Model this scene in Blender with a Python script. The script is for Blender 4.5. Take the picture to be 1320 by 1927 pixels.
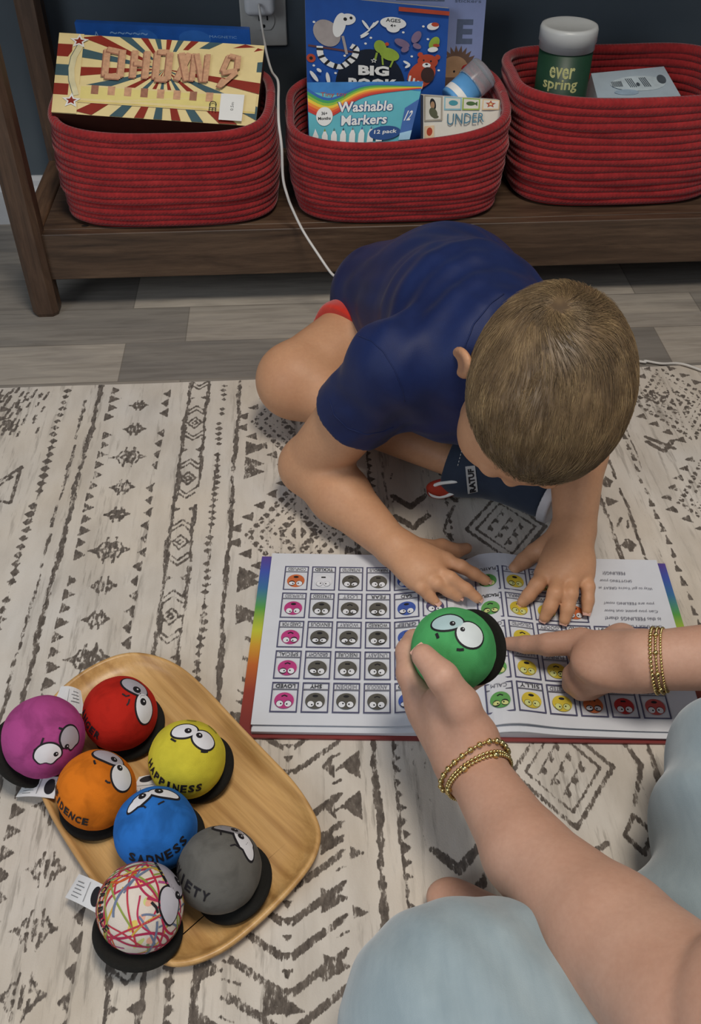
import bpy, bmesh, math, random
import numpy as np
from mathutils import Vector, Matrix, Quaternion
random.seed(7); RNG = np.random.default_rng(7)
for o in list(bpy.data.objects): bpy.data.objects.remove(o)
SC = bpy.context.scene; COL = SC.collection
# ------------------------------------------------------------------ camera
IW, IH, FPX = 1320.0, 1927.0, 1780.0
CAMZ, PITCH, YAW = 0.76, math.radians(43.0), math.radians(-3.25)
camd = bpy.data.cameras.new('camera'); cam = bpy.data.objects.new('camera', camd); COL.objects.link(cam)
camd.sensor_fit = 'VERTICAL'; camd.sensor_height = 36.0; camd.lens = 36.0*FPX/IH; camd.clip_start = 0.01
cam.location = (0, 0, CAMZ); cam.rotation_euler = (math.pi/2-PITCH, 0, YAW)
SC.camera = cam
# ------------------------------------------------------------------ light
SC.view_settings.view_transform = 'Standard'; SC.view_settings.look = 'None'
SC.view_settings.gamma = 1.0; SC.view_settings.exposure = 0.36; SC.view_settings.use_curve_mapping = False
wd = bpy.data.worlds.new('world'); SC.world = wd; wd.use_nodes = True
wd.node_tree.nodes['Background'].inputs[0].default_value = (0.80, 0.88, 1.0, 1)
wd.node_tree.nodes['Background'].inputs[1].default_value = 0.22
def area(name, loc, target, size, power, col):
    l = bpy.data.lights.new(name, 'AREA'); l.shape = 'DISK'; l.size = size; l.energy = power; l.color = col
    o = bpy.data.objects.new(name, l); COL.objects.link(o); o.location = loc
    o.rotation_euler = (Vector(target)-Vector(loc)).to_track_quat('-Z', 'Y').to_euler(); return o
area('ceiling_light', (0.25, 0.22, 2.25), (0.15, 0.5, 0), 0.60, 22.0, (1.0, 0.91, 0.80))
area('window_light', (-1.7, -0.9, 1.5), (0.0, 0.7, 0.1), 1.3, 13.0, (0.84, 0.91, 1.0))
# ------------------------------------------------------------------ camera geometry helpers
_ce = Matrix.Rotation(YAW, 3, 'Z') @ Matrix.Rotation(math.pi/2-PITCH, 3, 'X')
CAM = Vector((0, 0, CAMZ))
def ray(px, py):
    return _ce @ Vector(((px-IW/2)/FPX, (IH/2-py)/FPX, -1.0))
def PZ(px, py, z=0.0):
    r = ray(px, py); return CAM + r*((z-CAMZ)/r.z)
def PY(px, py, y):
    r = ray(px, py); return CAM + r*(y/r.y)
def PD(px, py, d):
    return CAM + ray(px, py)*d
CR, CU, CN = _ce @ Vector((1,0,0)), _ce @ Vector((0,1,0)), _ce @ Vector((0,0,1))
# ------------------------------------------------------------------ tags and objects
def tag(o, label=None, cat=None, group=None, kind=None):
    if label: o['label'] = label
    if cat: o['category'] = cat
    if group: o['group'] = group
    if kind: o['kind'] = kind
    return o
def thing(name, label, cat, loc=(0,0,0), group=None):
    o = bpy.data.objects.new(name, None); COL.objects.link(o); o.location = loc
    o.empty_display_size = 0.02
    tag(o, label, cat, group); return o
def link(name, me, parent=None):
    o = bpy.data.objects.new(name, me); COL.objects.link(o)
    if parent is not None:
        o.parent = parent
        root = parent
        while root.parent is not None: root = root.parent
        if root.type == 'EMPTY' and parent is root: o.matrix_parent_inverse = Matrix.Translation(-Vector(root.location))
    return o
def mesh_np(name, V, Fq, mats, parent=None, smooth=True, mi=None):
    V = np.asarray(V, dtype=np.float32).reshape(-1, 3)
    me = bpy.data.meshes.new(name)
    Fq = np.asarray(Fq, dtype=np.int32); n = Fq.shape[1]
    me.vertices.add(len(V)); me.vertices.foreach_set('co', V.ravel())
    me.loops.add(Fq.size); me.loops.foreach_set('vertex_index', Fq.ravel())
    me.polygons.add(len(Fq)); me.polygons.foreach_set('loop_start', np.arange(0, Fq.size, n, dtype=np.int32))
    me.polygons.foreach_set('loop_total', np.full(len(Fq), n, dtype=np.int32))
    for m in (mats if isinstance(mats, (list, tuple)) else [mats]): me.materials.append(m)
    if mi is not None: me.polygons.foreach_set('material_index', np.asarray(mi, dtype=np.int32))
    me.polygons.foreach_set('use_smooth', np.full(len(Fq), smooth, dtype=bool))
    me.update(calc_edges=True); me.validate()
    return link(name, me, parent)
class MB:
    """collects polygons with material slots"""
    def __init__(s): s.v = []; s.f = []; s.m = []; s.mats = []
    def slot(s, mat):
        if mat not in s.mats: s.mats.append(mat)
        return s.mats.index(mat)
    def add(s, vs, fs, mat):
        b = len(s.v); s.v += [tuple(p) for p in vs]; k = s.slot(mat)
        for f in fs: s.f.append([b+i for i in f]); s.m.append(k)
    def box(s, c, d, mat, M=None):
        x, y, z = d[0]/2, d[1]/2, d[2]/2
        P = [Vector((sx*x, sy*y, sz*z)) for sz in (-1,1) for sx, sy in ((-1,-1),(1,-1),(1,1),(-1,1))]
        P = [((M @ p) if M else p)+Vector(c) for p in P]
        s.add(P, [(3,2,1,0),(4,5,6,7),(0,1,5,4),(1,2,6,5),(2,3,7,6),(3,0,4,7)], mat)
    def hexa(s, P, mat):
        s.add(P, [(3,2,1,0),(4,5,6,7),(0,1,5,4),(1,2,6,5),(2,3,7,6),(3,0,4,7)], mat)
    def build(s, name, parent=None, smooth=False, bevel=0, seg=2, subsurf=0):
        me = bpy.data.meshes.new(name); me.from_pydata(s.v, [], s.f)
        for m in s.mats: me.materials.append(m)
        me.polygons.foreach_set('material_index', s.m)
        me.polygons.foreach_set('use_smooth', [smooth]*len(s.f)); me.update()
        o = link(name, me, parent)
        if bevel:
            b = o.modifiers.new('bevel', 'BEVEL'); b.width = bevel; b.segments = seg; b.limit_method = 'ANGLE'; b.angle_limit = 0.6
            me.polygons.foreach_set('use_smooth', [True]*len(s.f))
            w = o.modifiers.new('wn', 'WEIGHTED_NORMAL')
        if subsurf: sm = o.modifiers.new('s', 'SUBSURF'); sm.levels = sm.render_levels = subsurf
        return o
def catmull(P, n=8, closed=False):
    P = [Vector(p) for p in P]; N = len(P); out = []
    rng = N if closed else N-1
    for i in range(rng):
        if closed: a, b, c, d = P[(i-1)%N], P[i], P[(i+1)%N], P[(i+2)%N]
        else: a, b, c, d = P[max(i-1,0)], P[i], P[i+1], P[min(i+2,N-1)]
        for k in range(n):
            t = k/n
            out.append(0.5*((2*b)+(c-a)*t+(2*a-5*b+4*c-d)*t*t+(3*b-a-3*c+d)*t**3))
    if not closed: out.append(P[-1].copy())
    return out
def tube(path, r, name, mat, parent=None, nseg=10, closed=False, mb=None):
    P = [Vector(p) for p in path]; N = len(P); V = []; F = []
    up = Vector((0,0,1)); prev = None
    for i, p in enumerate(P):
        if closed: t = (P[(i+1)%N]-P[i-1]).normalized()
        else: t = (P[min(i+1,N-1)]-P[max(i-1,0)]).normalized()
        if prev is None:
            a = t.cross(up)
            if a.length < .1: a = t.cross(Vector((1,0,0)))
            a.normalize()
        else:
            a = (prev-t*prev.dot(t)).normalized()
        prev = a; b = t.cross(a)
        rr = r[i] if isinstance(r, (list, tuple)) else r
        for k in range(nseg):
            th = 2*math.pi*k/nseg; V.append(p+(a*math.cos(th)+b*math.sin(th))*rr)
    for i in range(N if closed else N-1):
        j = (i+1) % N
        for k in range(nseg):
            l = (k+1) % nseg
            F.append((i*nseg+k, i*nseg+l, j*nseg+l, j*nseg+k))
    if not closed: F += [tuple(range(nseg))[::-1], tuple((N-1)*nseg+k for k in range(nseg))]
    if mb is not None: mb.add(V, F, mat); return
    m = MB(); m.add(V, F, mat); return m.build(name, parent, smooth=True)
def uvsphere(mb, c, r, mat, nu=16, nv=10):
    V = []; F = []
    for j in range(nv+1):
        ph = math.pi*j/nv
        for i in range(nu):
            th = 2*math.pi*i/nu; V.append(Vector(c)+r*Vector((math.sin(ph)*math.cos(th), math.sin(ph)*math.sin(th), math.cos(ph))))
    for j in range(nv):
        for i in range(nu): F.append((j*nu+i, (j+1)*nu+i, (j+1)*nu+(i+1)%nu, j*nu+(i+1)%nu))
    mb.add(V, F, mat)
def lathe(prof, mat, mb, M, n=48):
    V = []; F = []; k = len(prof)
    for (r, z) in prof:
        for i in range(n):
            th = 2*math.pi*i/n; V.append(M @ Vector((r*math.cos(th), r*math.sin(th), z)))
    for j in range(k-1):
        for i in range(n): F.append((j*n+i, j*n+(i+1)%n, (j+1)*n+(i+1)%n, (j+1)*n+i))
    mb.add(V, F, mat)
# ------------------------------------------------------------------ materials
MATS = {}
def srgb(h):
    h = h.lstrip('#'); c = [int(h[i:i+2], 16)/255 for i in (0,2,4)]
    return tuple(x/12.92 if x <= .04045 else ((x+.055)/1.055)**2.4 for x in c)+(1,)
class NT:
    def __init__(s, mat):
        s.nt = mat.node_tree; s.n = s.nt.nodes; s.l = s.nt.links; s.b = s.n['Principled BSDF']
    def node(s, t, **kw):
        n = s.n.new(t)
        for k, v in kw.items():
            if k.startswith('i_'):
                key = k[2:]; key = int(key) if key.isdigit() else key.replace('_', ' ')
                s.put(v, n.inputs[key])
            else: setattr(n, k, v)
        return n
    def put(s, v, inp):
        if hasattr(v, 'is_output'): s.l.new(v, inp)
        elif isinstance(v, bpy.types.Node): s.l.new(v.outputs[0], inp)
        else: inp.default_value = v
    def math(s, op, a, b=None, clamp=False):
        n = s.node('ShaderNodeMath', operation=op, use_clamp=clamp); s.put(a, n.inputs[0])
        if b is not None: s.put(b, n.inputs[1])
        return n.outputs[0]
    def coord(s, kind='Object'): return s.node('ShaderNodeTexCoord').outputs[kind]
    def mapping(s, v, scale=(1,1,1), rot=(0,0,0), loc=(0,0,0)):
        n = s.node('ShaderNodeMapping'); s.put(v, n.inputs[0]); n.inputs['Scale'].default_value = scale
        n.inputs['Rotation'].default_value = rot; n.inputs['Location'].default_value = loc; return n.outputs[0]
    def noise(s, v, scale, detail=2, rough=.5, dist=0):
        n = s.node('ShaderNodeTexNoise'); s.put(v, n.inputs['Vector']); n.inputs['Scale'].default_value = scale
        n.inputs['Detail'].default_value = detail; n.inputs['Roughness'].default_value = rough
        n.inputs['Distortion'].default_value = dist; return n.outputs['Fac']
    def ramp(s, f, stops, interp='LINEAR'):
        n = s.node('ShaderNodeValToRGB'); s.put(f, n.inputs[0]); cr = n.color_ramp; cr.interpolation = interp
        while len(cr.elements) < len(stops): cr.elements.new(0.5)
        for e, (p, c) in zip(cr.elements, stops): e.position = p; e.color = c if len(c) == 4 else tuple(c)+(1,)
        return n.outputs[0]
    def mix(s, f, a, b, blend='MIX'):
        n = s.node('ShaderNodeMix', data_type='RGBA', blend_type=blend); s.put(f, n.inputs[0]); s.put(a, n.inputs[6]); s.put(b, n.inputs[7])
        return n.outputs[2]
    def bump(s, h, strength=.3, dist=.001):
        n = s.node('ShaderNodeBump'); s.put(h, n.inputs['Height']); n.inputs['Strength'].default_value = strength
        n.inputs['Distance'].default_value = dist; s.l.new(n.outputs[0], s.b.inputs['Normal']); return n
def mk(name):
    m = bpy.data.materials.new(name); m.use_nodes = True; return m
def plain(name, col, rough=.6, var=.06, nscale=60, bump=0, metal=0, spec=.4, sheen=0, sss=0, coat=0):
    """painted / printed / fabric surface with slight procedural variation"""
    key = (name, col, rough)
    if key in MATS: return MATS[key]
    m = mk(name); t = NT(m); c = srgb(col) if isinstance(col, str) else col
    o = t.coord(); nz = t.noise(o, nscale, 3)
    d = tuple(max(0, x*(1-var*2)) for x in c[:3])+(1,); e = tuple(min(1, x*(1+var*2)) for x in c[:3])+(1,)
    t.put(t.ramp(nz, [(.3, d), (.7, e)]), t.b.inputs['Base Color'])
    t.b.inputs['Roughness'].default_value = rough; t.b.inputs['Metallic'].default_value = metal
    t.b.inputs['Specular IOR Level'].default_value = spec
    if sheen: t.b.inputs['Sheen Weight'].default_value = sheen; t.b.inputs['Sheen Roughness'].default_value = .4
    if coat: t.b.inputs['Coat Weight'].default_value = coat
    if sss:
        t.b.inputs['Subsurface Weight'].default_value = sss; t.b.inputs['Subsurface Radius'].default_value = (.008,.003,.0015)
        t.b.inputs['Subsurface Scale'].default_value = 1.0
    if bump: t.bump(t.noise(o, nscale*6, 3), bump, .0006)
    MATS[key] = m; return m
def ink(col, name='printed_ink'): return plain(name, col, .55, .02)
# ------------------------------------------------------------------ text -> 2D triangles
_txt = {}
def text_tris(s, bold=0.0):
    key = (s, bold)
    if key in _txt: return _txt[key]
    cu = bpy.data.curves.new('t', 'FONT'); cu.body = s; cu.align_x = 'CENTER'; cu.align_y = 'CENTER'; cu.size = 1.0
    cu.offset = bold; cu.resolution_u = 2; cu.fill_mode = 'FRONT' if hasattr(cu, 'fill_mode') else cu.fill_mode
    o = bpy.data.objects.new('t', cu); COL.objects.link(o)
    bpy.context.view_layer.update()
    me = o.evaluated_get(bpy.context.evaluated_depsgraph_get()).to_mesh()
    me.calc_loop_triangles()
    V = [(v.co.x, v.co.y) for v in me.vertices]; T = [tuple(t.vertices) for t in me.loop_triangles]
    o.evaluated_get(bpy.context.evaluated_depsgraph_get()).to_mesh_clear()
    bpy.data.objects.remove(o); bpy.data.curves.remove(cu)
    if V:
        xs = [v[0] for v in V]; ys = [v[1] for v in V]; x0, x1, y0, y1 = min(xs), max(xs), min(ys), max(ys)
        V = [((x-(x0+x1)/2)/(y1-y0), (y-(y0+y1)/2)/(y1-y0)) for x, y in V]; W = (x1-x0)/(y1-y0)
    else: W = 0
    _txt[key] = (V, T, W); return _txt[key]
class Decal:
    """2D drawing -> mesh on a surface; fn(u, v, h) gives the 3D point"""
    def __init__(s, fn, mb, step=.00006, h0=.00015): s.fn = fn; s.mb = mb; s.h = h0; s.step = step
    def poly(s, pts, mat, tris=None):
        vs = [s.fn(u, v, s.h) for u, v in pts]
        s.mb.add(vs, tris if tris else [tuple(range(len(pts)))], mat); s.h += s.step
    def ell(s, c, a, b, mat, rot=0, n=28, arc=(0, 2*math.pi), fan=True):
        cs, sn = math.cos(rot), math.sin(rot); P = []
        for i in range(n):
            t = arc[0]+(arc[1]-arc[0])*i/(n if arc[1]-arc[0] > 6.28 else n-1)
            x, y = a*math.cos(t), b*math.sin(t); P.append((c[0]+x*cs-y*sn, c[1]+x*sn+y*cs))
        if fan:   # rings keep it on curved surfaces
            full = arc[1]-arc[0] > 6.28; cx = sum(p[0] for p in P)/len(P); cy = sum(p[1] for p in P)/len(P)
            V = [(cx, cy)]; T = []
            for k in (1,2,3):
                V += [(cx+(x-cx)*k/3, cy+(y-cy)*k/3) for x, y in P]
            for i in range(n):
                j = (i+1) % n
                T.append((0, 1+i, 1+j))
                for k in (0,1): T.append((1+k*n+i, 1+(k+1)*n+i, 1+(k+1)*n+j, 1+k*n+j))
            s.poly(V, mat, T)
        else: s.poly(P, mat)
    def line(s, P, w, mat, closed=False):
        P = [Vector((p[0], p[1])) for p in P]; N = len(P); V = []; T = []
        for i in range(N):
            a = P[i-1] if (closed or i > 0) else P[i]; b = P[(i+1) % N] if (closed or i < N-1) else P[i]
            d = (b-a); d = d.normalized() if d.length > 0 else Vector((1,0)); nrm = Vector((-d.y, d.x))*w/2
            if closed and N <= 6:
                d1 = (P[i]-P[i-1]).normalized(); d2 = (P[(i+1)%N]-P[i]).normalized(); nb = Vector((-d1.y-d2.y, d1.x+d2.x)).normalized()
                nrm = nb*(w/2/max(.3, nb.dot(Vector((-d1.y, d1.x)))))
            V += [tuple(P[i]+nrm), tuple(P[i]-nrm)]
        for i in range(N if closed else N-1):
            j = (i+1) % N; T.append((2*i, 2*i+1, 2*j+1, 2*j))
        s.poly(V, mat, T)
    def rect(s, x0, y0, x1, y1, mat, n=1):
        if n == 1: s.poly([(x0,y0),(x1,y0),(x1,y1),(x0,y1)], mat); return
        V = []; T = []
        for j in range(n+1):
            for i in range(n+1): V.append((x0+(x1-x0)*i/n, y0+(y1-y0)*j/n))
        for j in range(n):
            for i in range(n): a = j*(n+1)+i; T.append((a, a+1, a+n+2, a+n+1))
        s.poly(V, mat, T)
    def text(s, txt, c, h, mat, rot=0, width=None, bold=0, shear=0):
        V, T, W = text_tris(txt, bold); sx = h if width is None else width/max(W, 1e-6)
        cs, sn = math.cos(rot), math.sin(rot)
        P = []
        for x, y in V:
            x, y = x*sx+y*h*shear, y*h; P.append((c[0]+x*cs-y*sn, c[1]+x*sn+y*cs))
        s.poly(P, mat, T)
# ------------------------------------------------------------------ signed distance modelling
class SDF:
    def __init__(s, lo, hi, h):
        s.h = h; s.lo = np.array(lo, dtype=np.float32); n = np.ceil((np.array(hi)-np.array(lo))/h).astype(int)+1
        s.n = n; s.F = np.full(n, 0.05, dtype=np.float32)
        s.ax = [s.lo[i]+h*np.arange(n[i], dtype=np.float32) for i in range(3)]
    def _win(s, lo, hi, pad):
        sl = []
        for i in range(3):
            a = int(max(0, math.floor((lo[i]-pad-s.lo[i])/s.h))); b = int(min(s.n[i], math.ceil((hi[i]+pad-s.lo[i])/s.h)+1))
            if b <= a: return None
            sl.append(slice(a, b))
        return tuple(sl)
    def _grid(s, sl):
        return (s.ax[0][sl[0]][:,None,None], s.ax[1][sl[1]][None,:,None], s.ax[2][sl[2]][None,None,:])
    def _merge(s, sl, d, k, op='u'):
        A = s.F[sl]
        if op == 'u':
            if k > 0:
                hh = np.clip(.5+.5*(A-d)/k, 0, 1); s.F[sl] = A*(1-hh)+d*hh-k*hh*(1-hh)
            else: s.F[sl] = np.minimum(A, d)
        elif op == 'sub':
            if k > 0:
                hh = np.clip(.5-.5*(A+d)/k, 0, 1); s.F[sl] = A*(1-hh)-d*hh+k*hh*(1-hh)
            else: s.F[sl] = np.maximum(A, -d)
    def cone(s, a, b, ra, rb, k=.01, op='u', flat=None):
        """tapered capsule; flat=(axis, factor) squeezes it along axis"""
        a = np.array(a, dtype=np.float32); b = np.array(b, dtype=np.float32); R = max(ra, rb)*(1 if flat is None else max(1, 1/flat[1]))
        sl = s._win(np.minimum(a,b)-R, np.maximum(a,b)+R, k+.012)
        if sl is None: return
        X, Y, Z = s._grid(sl); ba = b-a; L2 = float(ba@ba)+1e-12
        px, py, pz = X-a[0], Y-a[1], Z-a[2]
        t = np.clip((px*ba[0]+py*ba[1]+pz*ba[2])/L2, 0, 1)
        qx, qy, qz = px-t*ba[0], py-t*ba[1], pz-t*ba[2]
        if flat is not None:
            n = np.array(flat[0], dtype=np.float32); n /= np.linalg.norm(n); f = flat[1]
            dn = qx*n[0]+qy*n[1]+qz*n[2]; e = (1/f-1)*dn
            qx, qy, qz = qx+e*n[0], qy+e*n[1], qz+e*n[2]
        d = np.sqrt(qx*qx+qy*qy+qz*qz)-(ra+(rb-ra)*t)
        if flat is not None: d = d*min(1, flat[1]*1.15)
        s._merge(sl, d.astype(np.float32), k, op)
    def chain(s, P, R, k=.01, **kw):
        for i in range(len(P)-1): s.cone(P[i], P[i+1], R[i], R[i+1], k, **kw)
    def ell(s, c, r, M=None, k=.01, op='u'):
        c = np.array(c, dtype=np.float32); R = max(r)
        sl = s._win(c-R, c+R, k+.012)
        if sl is None: return
        X, Y, Z = s._grid(sl); px, py, pz = X-c[0], Y-c[1], Z-c[2]
        if M is not None:
            M = np.array(M, dtype=np.float32)   # rows: local axes in world
            px, py, pz = px*M[0][0]+py*M[0][1]+pz*M[0][2], px*M[1][0]+py*M[1][1]+pz*M[1][2], px*M[2][0]+py*M[2][1]+pz*M[2][2]
        k0 = np.sqrt((px/r[0])**2+(py/r[1])**2+(pz/r[2])**2); k1 = np.sqrt((px/r[0]**2)**2+(py/r[1]**2)**2+(pz/r[2]**2)**2)
        d = k0*(k0-1)/np.maximum(k1, 1e-6)
        s._merge(sl, d.astype(np.float32), k, op)
    def plane(s, p, n, k=0, lo=None, hi=None):
        """cut away the side n points to (inside the box lo..hi)"""
        n = np.array(Vector(n).normalized()); sl = (slice(None),)*3 if lo is None else s._win(np.array(lo), np.array(hi), 0)
        X, Y, Z = s._grid(sl); d = (X-p[0])*n[0]+(Y-p[1])*n[1]+(Z-p[2])*n[2]
        A = s.F[sl]
        if k > 0:
            hh = np.clip(.5-.5*(A-d)/k, 0, 1); s.F[sl] = A*(1-hh)+d*hh+k*hh*(1-hh)
        else: s.F[sl] = np.maximum(A, d)
    def field(s, f):
        X, Y, Z = s._grid((slice(None),)*3); s.F = s.F+f(X, Y, Z).astype(np.float32)
    def mesh(s, name, mats, parent=None, smooth=2, extra=None):
        F = s.F; nx, ny, nz = F.shape; ins = F < 0
        c = np.zeros((nx-1, ny-1, nz-1), dtype=np.int8)
        for i in (0,1):
            for j in (0,1):
                for k in (0,1): c += ins[i:nx-1+i, j:ny-1+j, k:nz-1+k]
        act = (c > 0) & (c < 8); idx = np.full(act.shape, -1, dtype=np.int64); A = np.argwhere(act); idx[act] = np.arange(len(A))
        acc = np.zeros((len(A), 3)); cnt = np.zeros(len(A))
        co = [(i,j,k) for i in (0,1) for j in (0,1) for k in (0,1)]
        for p in co:
            for q in co:
                if sum(abs(p[t]-q[t]) for t in range(3)) == 1 and p < q:
                    fa = F[A[:,0]+p[0], A[:,1]+p[1], A[:,2]+p[2]]; fb = F[A[:,0]+q[0], A[:,1]+q[1], A[:,2]+q[2]]
                    m = (fa < 0) != (fb < 0); t = np.where(m, fa/np.where(m, fa-fb, 1), 0)
                    for ax in range(3): acc[:,ax] += np.where(m, p[ax]+(q[ax]-p[ax])*t, 0)
                    cnt += m
        V = (A+acc/cnt[:,None])*s.h+s.lo
        faces = []
        for ax in range(3):
            sl0 = [slice(None)]*3; sl1 = [slice(None)]*3; sl0[ax] = slice(0, -1); sl1[ax] = slice(1, None)
            a0 = ins[tuple(sl0)]; b0 = ins[tuple(sl1)]; E = np.argwhere(a0 != b0)
            u, v = (ax+1) % 3, (ax+2) % 3
            E = E[(E[:,u] > 0) & (E[:,v] > 0) & (E[:,u] < F.shape[u]-1) & (E[:,v] < F.shape[v]-1)]
            def g(du, dv):
                q = E.copy(); q[:,u] -= du; q[:,v] -= dv; return idx[q[:,0], q[:,1], q[:,2]]
            quad = np.stack([g(1,1), g(0,1), g(0,0), g(1,0)], 1)
            inside0 = ins[E[:,0], E[:,1], E[:,2]]
            quad[~inside0] = quad[~inside0][:, ::-1]; faces.append(quad)
        Q = np.concatenate(faces); Q = Q[(Q >= 0).all(1)]
        # light smoothing
        E = np.concatenate([Q[:,[0,1]], Q[:,[1,2]], Q[:,[2,3]], Q[:,[3,0]]])
        for it in range(smooth):
            S = np.zeros_like(V); n = np.zeros(len(V))
            for ax in range(3):
                S[:,ax] = np.bincount(E[:,0], V[E[:,1],ax], len(V))+np.bincount(E[:,1], V[E[:,0],ax], len(V))
            n = np.bincount(E[:,0], minlength=len(V))+np.bincount(E[:,1], minlength=len(V))
            V = V*.5+.5*S/np.maximum(n, 1)[:,None]
        s.V, s.Q = V, Q
        mi = extra(V, Q) if extra else None
        return mesh_np(name, V, Q, mats, parent, True, mi)
def rotM(xa, ya, za):
    return [list(Vector(xa).normalized()), list(Vector(ya).normalized()), list(Vector(za).normalized())]
# ================================================================== SETTING
WALLY = 1.60
def m_floor():
    m = mk('grey_wood_planks'); t = NT(m); o = t.coord()
    w = t.mapping(o, (1,1,1), loc=(0.26, -0.034, 0))
    br = t.node('ShaderNodeTexBrick', offset=0.89, squash=1.0); t.put(w, br.inputs['Vector'])
    for k, v in (('Scale',1.0),('Mortar Size',.0009),('Mortar Smooth',.1),('Bias',0.0),('Brick Width',.78),('Row Height',.0965)): br.inputs[k].default_value = v
    br.inputs['Color1'].default_value = (0,0,0,1); br.inputs['Color2'].default_value = (1,1,1,1); br.inputs['Mortar'].default_value = (.5,.5,.5,1)
    g = t.noise(t.mapping(o, (3.0, 34, 1)), 3.0, 6, .62, .6)
    g2 = t.noise(t.mapping(o, (1.2, 9, 1)), 3.0, 4, .6, 1.2)
    base = t.ramp(br.outputs['Color'], [(0, srgb('827e78')), (.5, srgb('9d968c')), (1, srgb('b9b1a5'))])
    grain = t.ramp(g, [(.25, (.66,.65,.64)), (.55, (.95,.95,.95)), (.8, (1.07,1.06,1.04))])
    gr2 = t.ramp(g2, [(.3, (.80,.80,.81)), (.65, (1.05,1.04,1.02))])
    c = t.mix(1.0, base, grain, 'MULTIPLY'); c = t.mix(1.0, c, gr2, 'MULTIPLY')
    c = t.mix(t.math('MULTIPLY', br.outputs['Fac'], .55), c, srgb('5b5650'))
    t.put(c, t.b.inputs['Base Color']); t.b.inputs['Roughness'].default_value = .48; t.b.inputs['Specular IOR Level'].default_value = .35
    t.bump(g, .12, .001); return m
def m_wall():
    m = mk('slate_blue_paint'); t = NT(m); o = t.coord(); n = t.noise(o, 9, 3)
    t.put(t.ramp(n, [(.3, srgb('465057')), (.7, srgb('4c565d'))]), t.b.inputs['Base Color']); t.b.inputs['Roughness'].default_value = .7
    t.bump(t.noise(o, 260, 3), .25, .0006); return m
M_WHITE = plain('white_satin_paint', 'b4b6b8', .45, .02)
def slab(name, lo, hi, mat, kind='structure', parent=None, bevel=0):
    mb = MB(); c = [(a+b)/2 for a, b in zip(lo, hi)]; d = [b-a for a, b in zip(lo, hi)]
    mb.box(c, d, mat); o = mb.build(name, parent, bevel=bevel)
    if kind: o['kind'] = kind
    return o
slab('floor', (-3.6,-2.6,-.04), (3.6,1.62,0), m_floor())
MW = m_wall(); slab('wall_back', (-3.6,WALLY,0), (3.6,WALLY+.08,2.5), MW)
mb = MB(); sec = [(0,0),(-.016,0),(-.016,.058),(-.012,.066),(-.010,.074),(-.004,.080),(0,.080)]
V = [(x, WALLY+y, z) for x in (-3.6, 3.6) for y, z in sec]; n = len(sec)
mb.add(V, [(i, (i+1)%n, n+(i+1)%n, n+i) for i in range(n)]+[tuple(range(n))[::-1], tuple(range(n, 2*n))], M_WHITE)
tag(mb.build('baseboard_back'), kind='structure')

# ================================================================== RUG  (woven motifs as a mask painted on the pile)
RUGY = 1.080; RUGZ = .007
rx0, rx1, ry0, ry1, rs = -1.02, 1.02, -.35, RUGY, .0021
gx = np.concatenate([np.arange(rx0, -.50, .006), np.arange(-.50, .56, .00125), np.arange(.56, rx1, .006)]); gy = np.concatenate([np.arange(ry0, .22, .004), np.linspace(.22, ry1, 688)])
GX, GY = np.meshgrid(gx, gy); MASK = np.zeros(GX.shape, dtype=np.float32)
def wob(y, s, a=.0009): return a*(np.sin(y*31+s*5)+.7*np.sin(y*83+s*11)+.4*np.sin(y*190+s))
def paint(mx, lo, hi, val=1.0):   # mx: function over sub-window -> bool/float
    i0, i1 = np.searchsorted(gx, lo[0]-.02), np.searchsorted(gx, hi[0]+.002); j0, j1 = np.searchsorted(gy, lo[1]), np.searchsorted(gy, hi[1])
    if i1 <= i0 or j1 <= j0: return
    w = mx(GX[j0:j1, i0:i1]+.013*(1.06-GY[j0:j1, i0:i1]), GY[j0:j1, i0:i1]).astype(np.float32)*val
    MASK[j0:j1, i0:i1] = np.maximum(MASK[j0:j1, i0:i1], w)
def seg(a, b, w, val=1):
    def f(X, Y):
        dx, dy = b[0]-a[0], b[1]-a[1]; L = dx*dx+dy*dy+1e-12
        t = np.clip(((X-a[0])*dx+(Y-a[1])*dy)/L, 0, 1); return np.hypot(X-a[0]-t*dx, Y-a[1]-t*dy) < w/2
    paint(f, (min(a[0],b[0])-w, min(a[1],b[1])-w), (max(a[0],b[0])+w, max(a[1],b[1])+w), val)
def polym(P, val=1):
    def f(X, Y):
        s = np.zeros(X.shape, bool); n = len(P)
        for i in range(n):
            (x1,y1),(x2,y2) = P[i], P[(i+1)%n]
            c = ((y1 > Y) != (y2 > Y)) & (X < (x2-x1)*(Y-y1)/((y2-y1) if y2 != y1 else 1e-9)+x1); s ^= c
        return s
    xs = [p[0] for p in P]; ys = [p[1] for p in P]; paint(f, (min(xs), min(ys)), (max(xs), max(ys)), val)
def vline(x, w, y0=-.35, y1=RUGY, s=0, val=1, gaps=()):
    def f(X, Y):
        k = np.abs(X-x-wob(Y, s)) < w/2*(1+.25*np.sin(Y*57+s*3)+.2*np.sin(Y*331+s))
        for g0, g1 in gaps: k &= ~((Y > g0) & (Y < g1))
        return k
    paint(f, (x-w-.006, y0), (x+w+.006, y1), val)
def beads(x, w, pitch, y0=-.35, y1=RUGY, kind='d', s=0):
    y = y0; i = 0
    while y < y1-pitch*.4:
        xx = x+float(wob(np.float32(y), s, .0012)); a = w*(.85+.3*random.random()); p = pitch*.47
        if random.random() > .06:
            if kind == 'd': polym([(xx-a/2,y),(xx,y+p),(xx+a/2,y),(xx,y-p)])
            elif kind == 'tr': polym([(xx-a/2,y+p),(xx+a/2,y),(xx-a/2,y-p)])
            elif kind == 'tl': polym([(xx+a/2,y+p),(xx-a/2,y),(xx+a/2,y-p)])
            elif kind == 'up': polym([(xx-a/2,y-p),(xx+a/2,y-p),(xx,y+p)])
        y += pitch; i += 1
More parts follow.
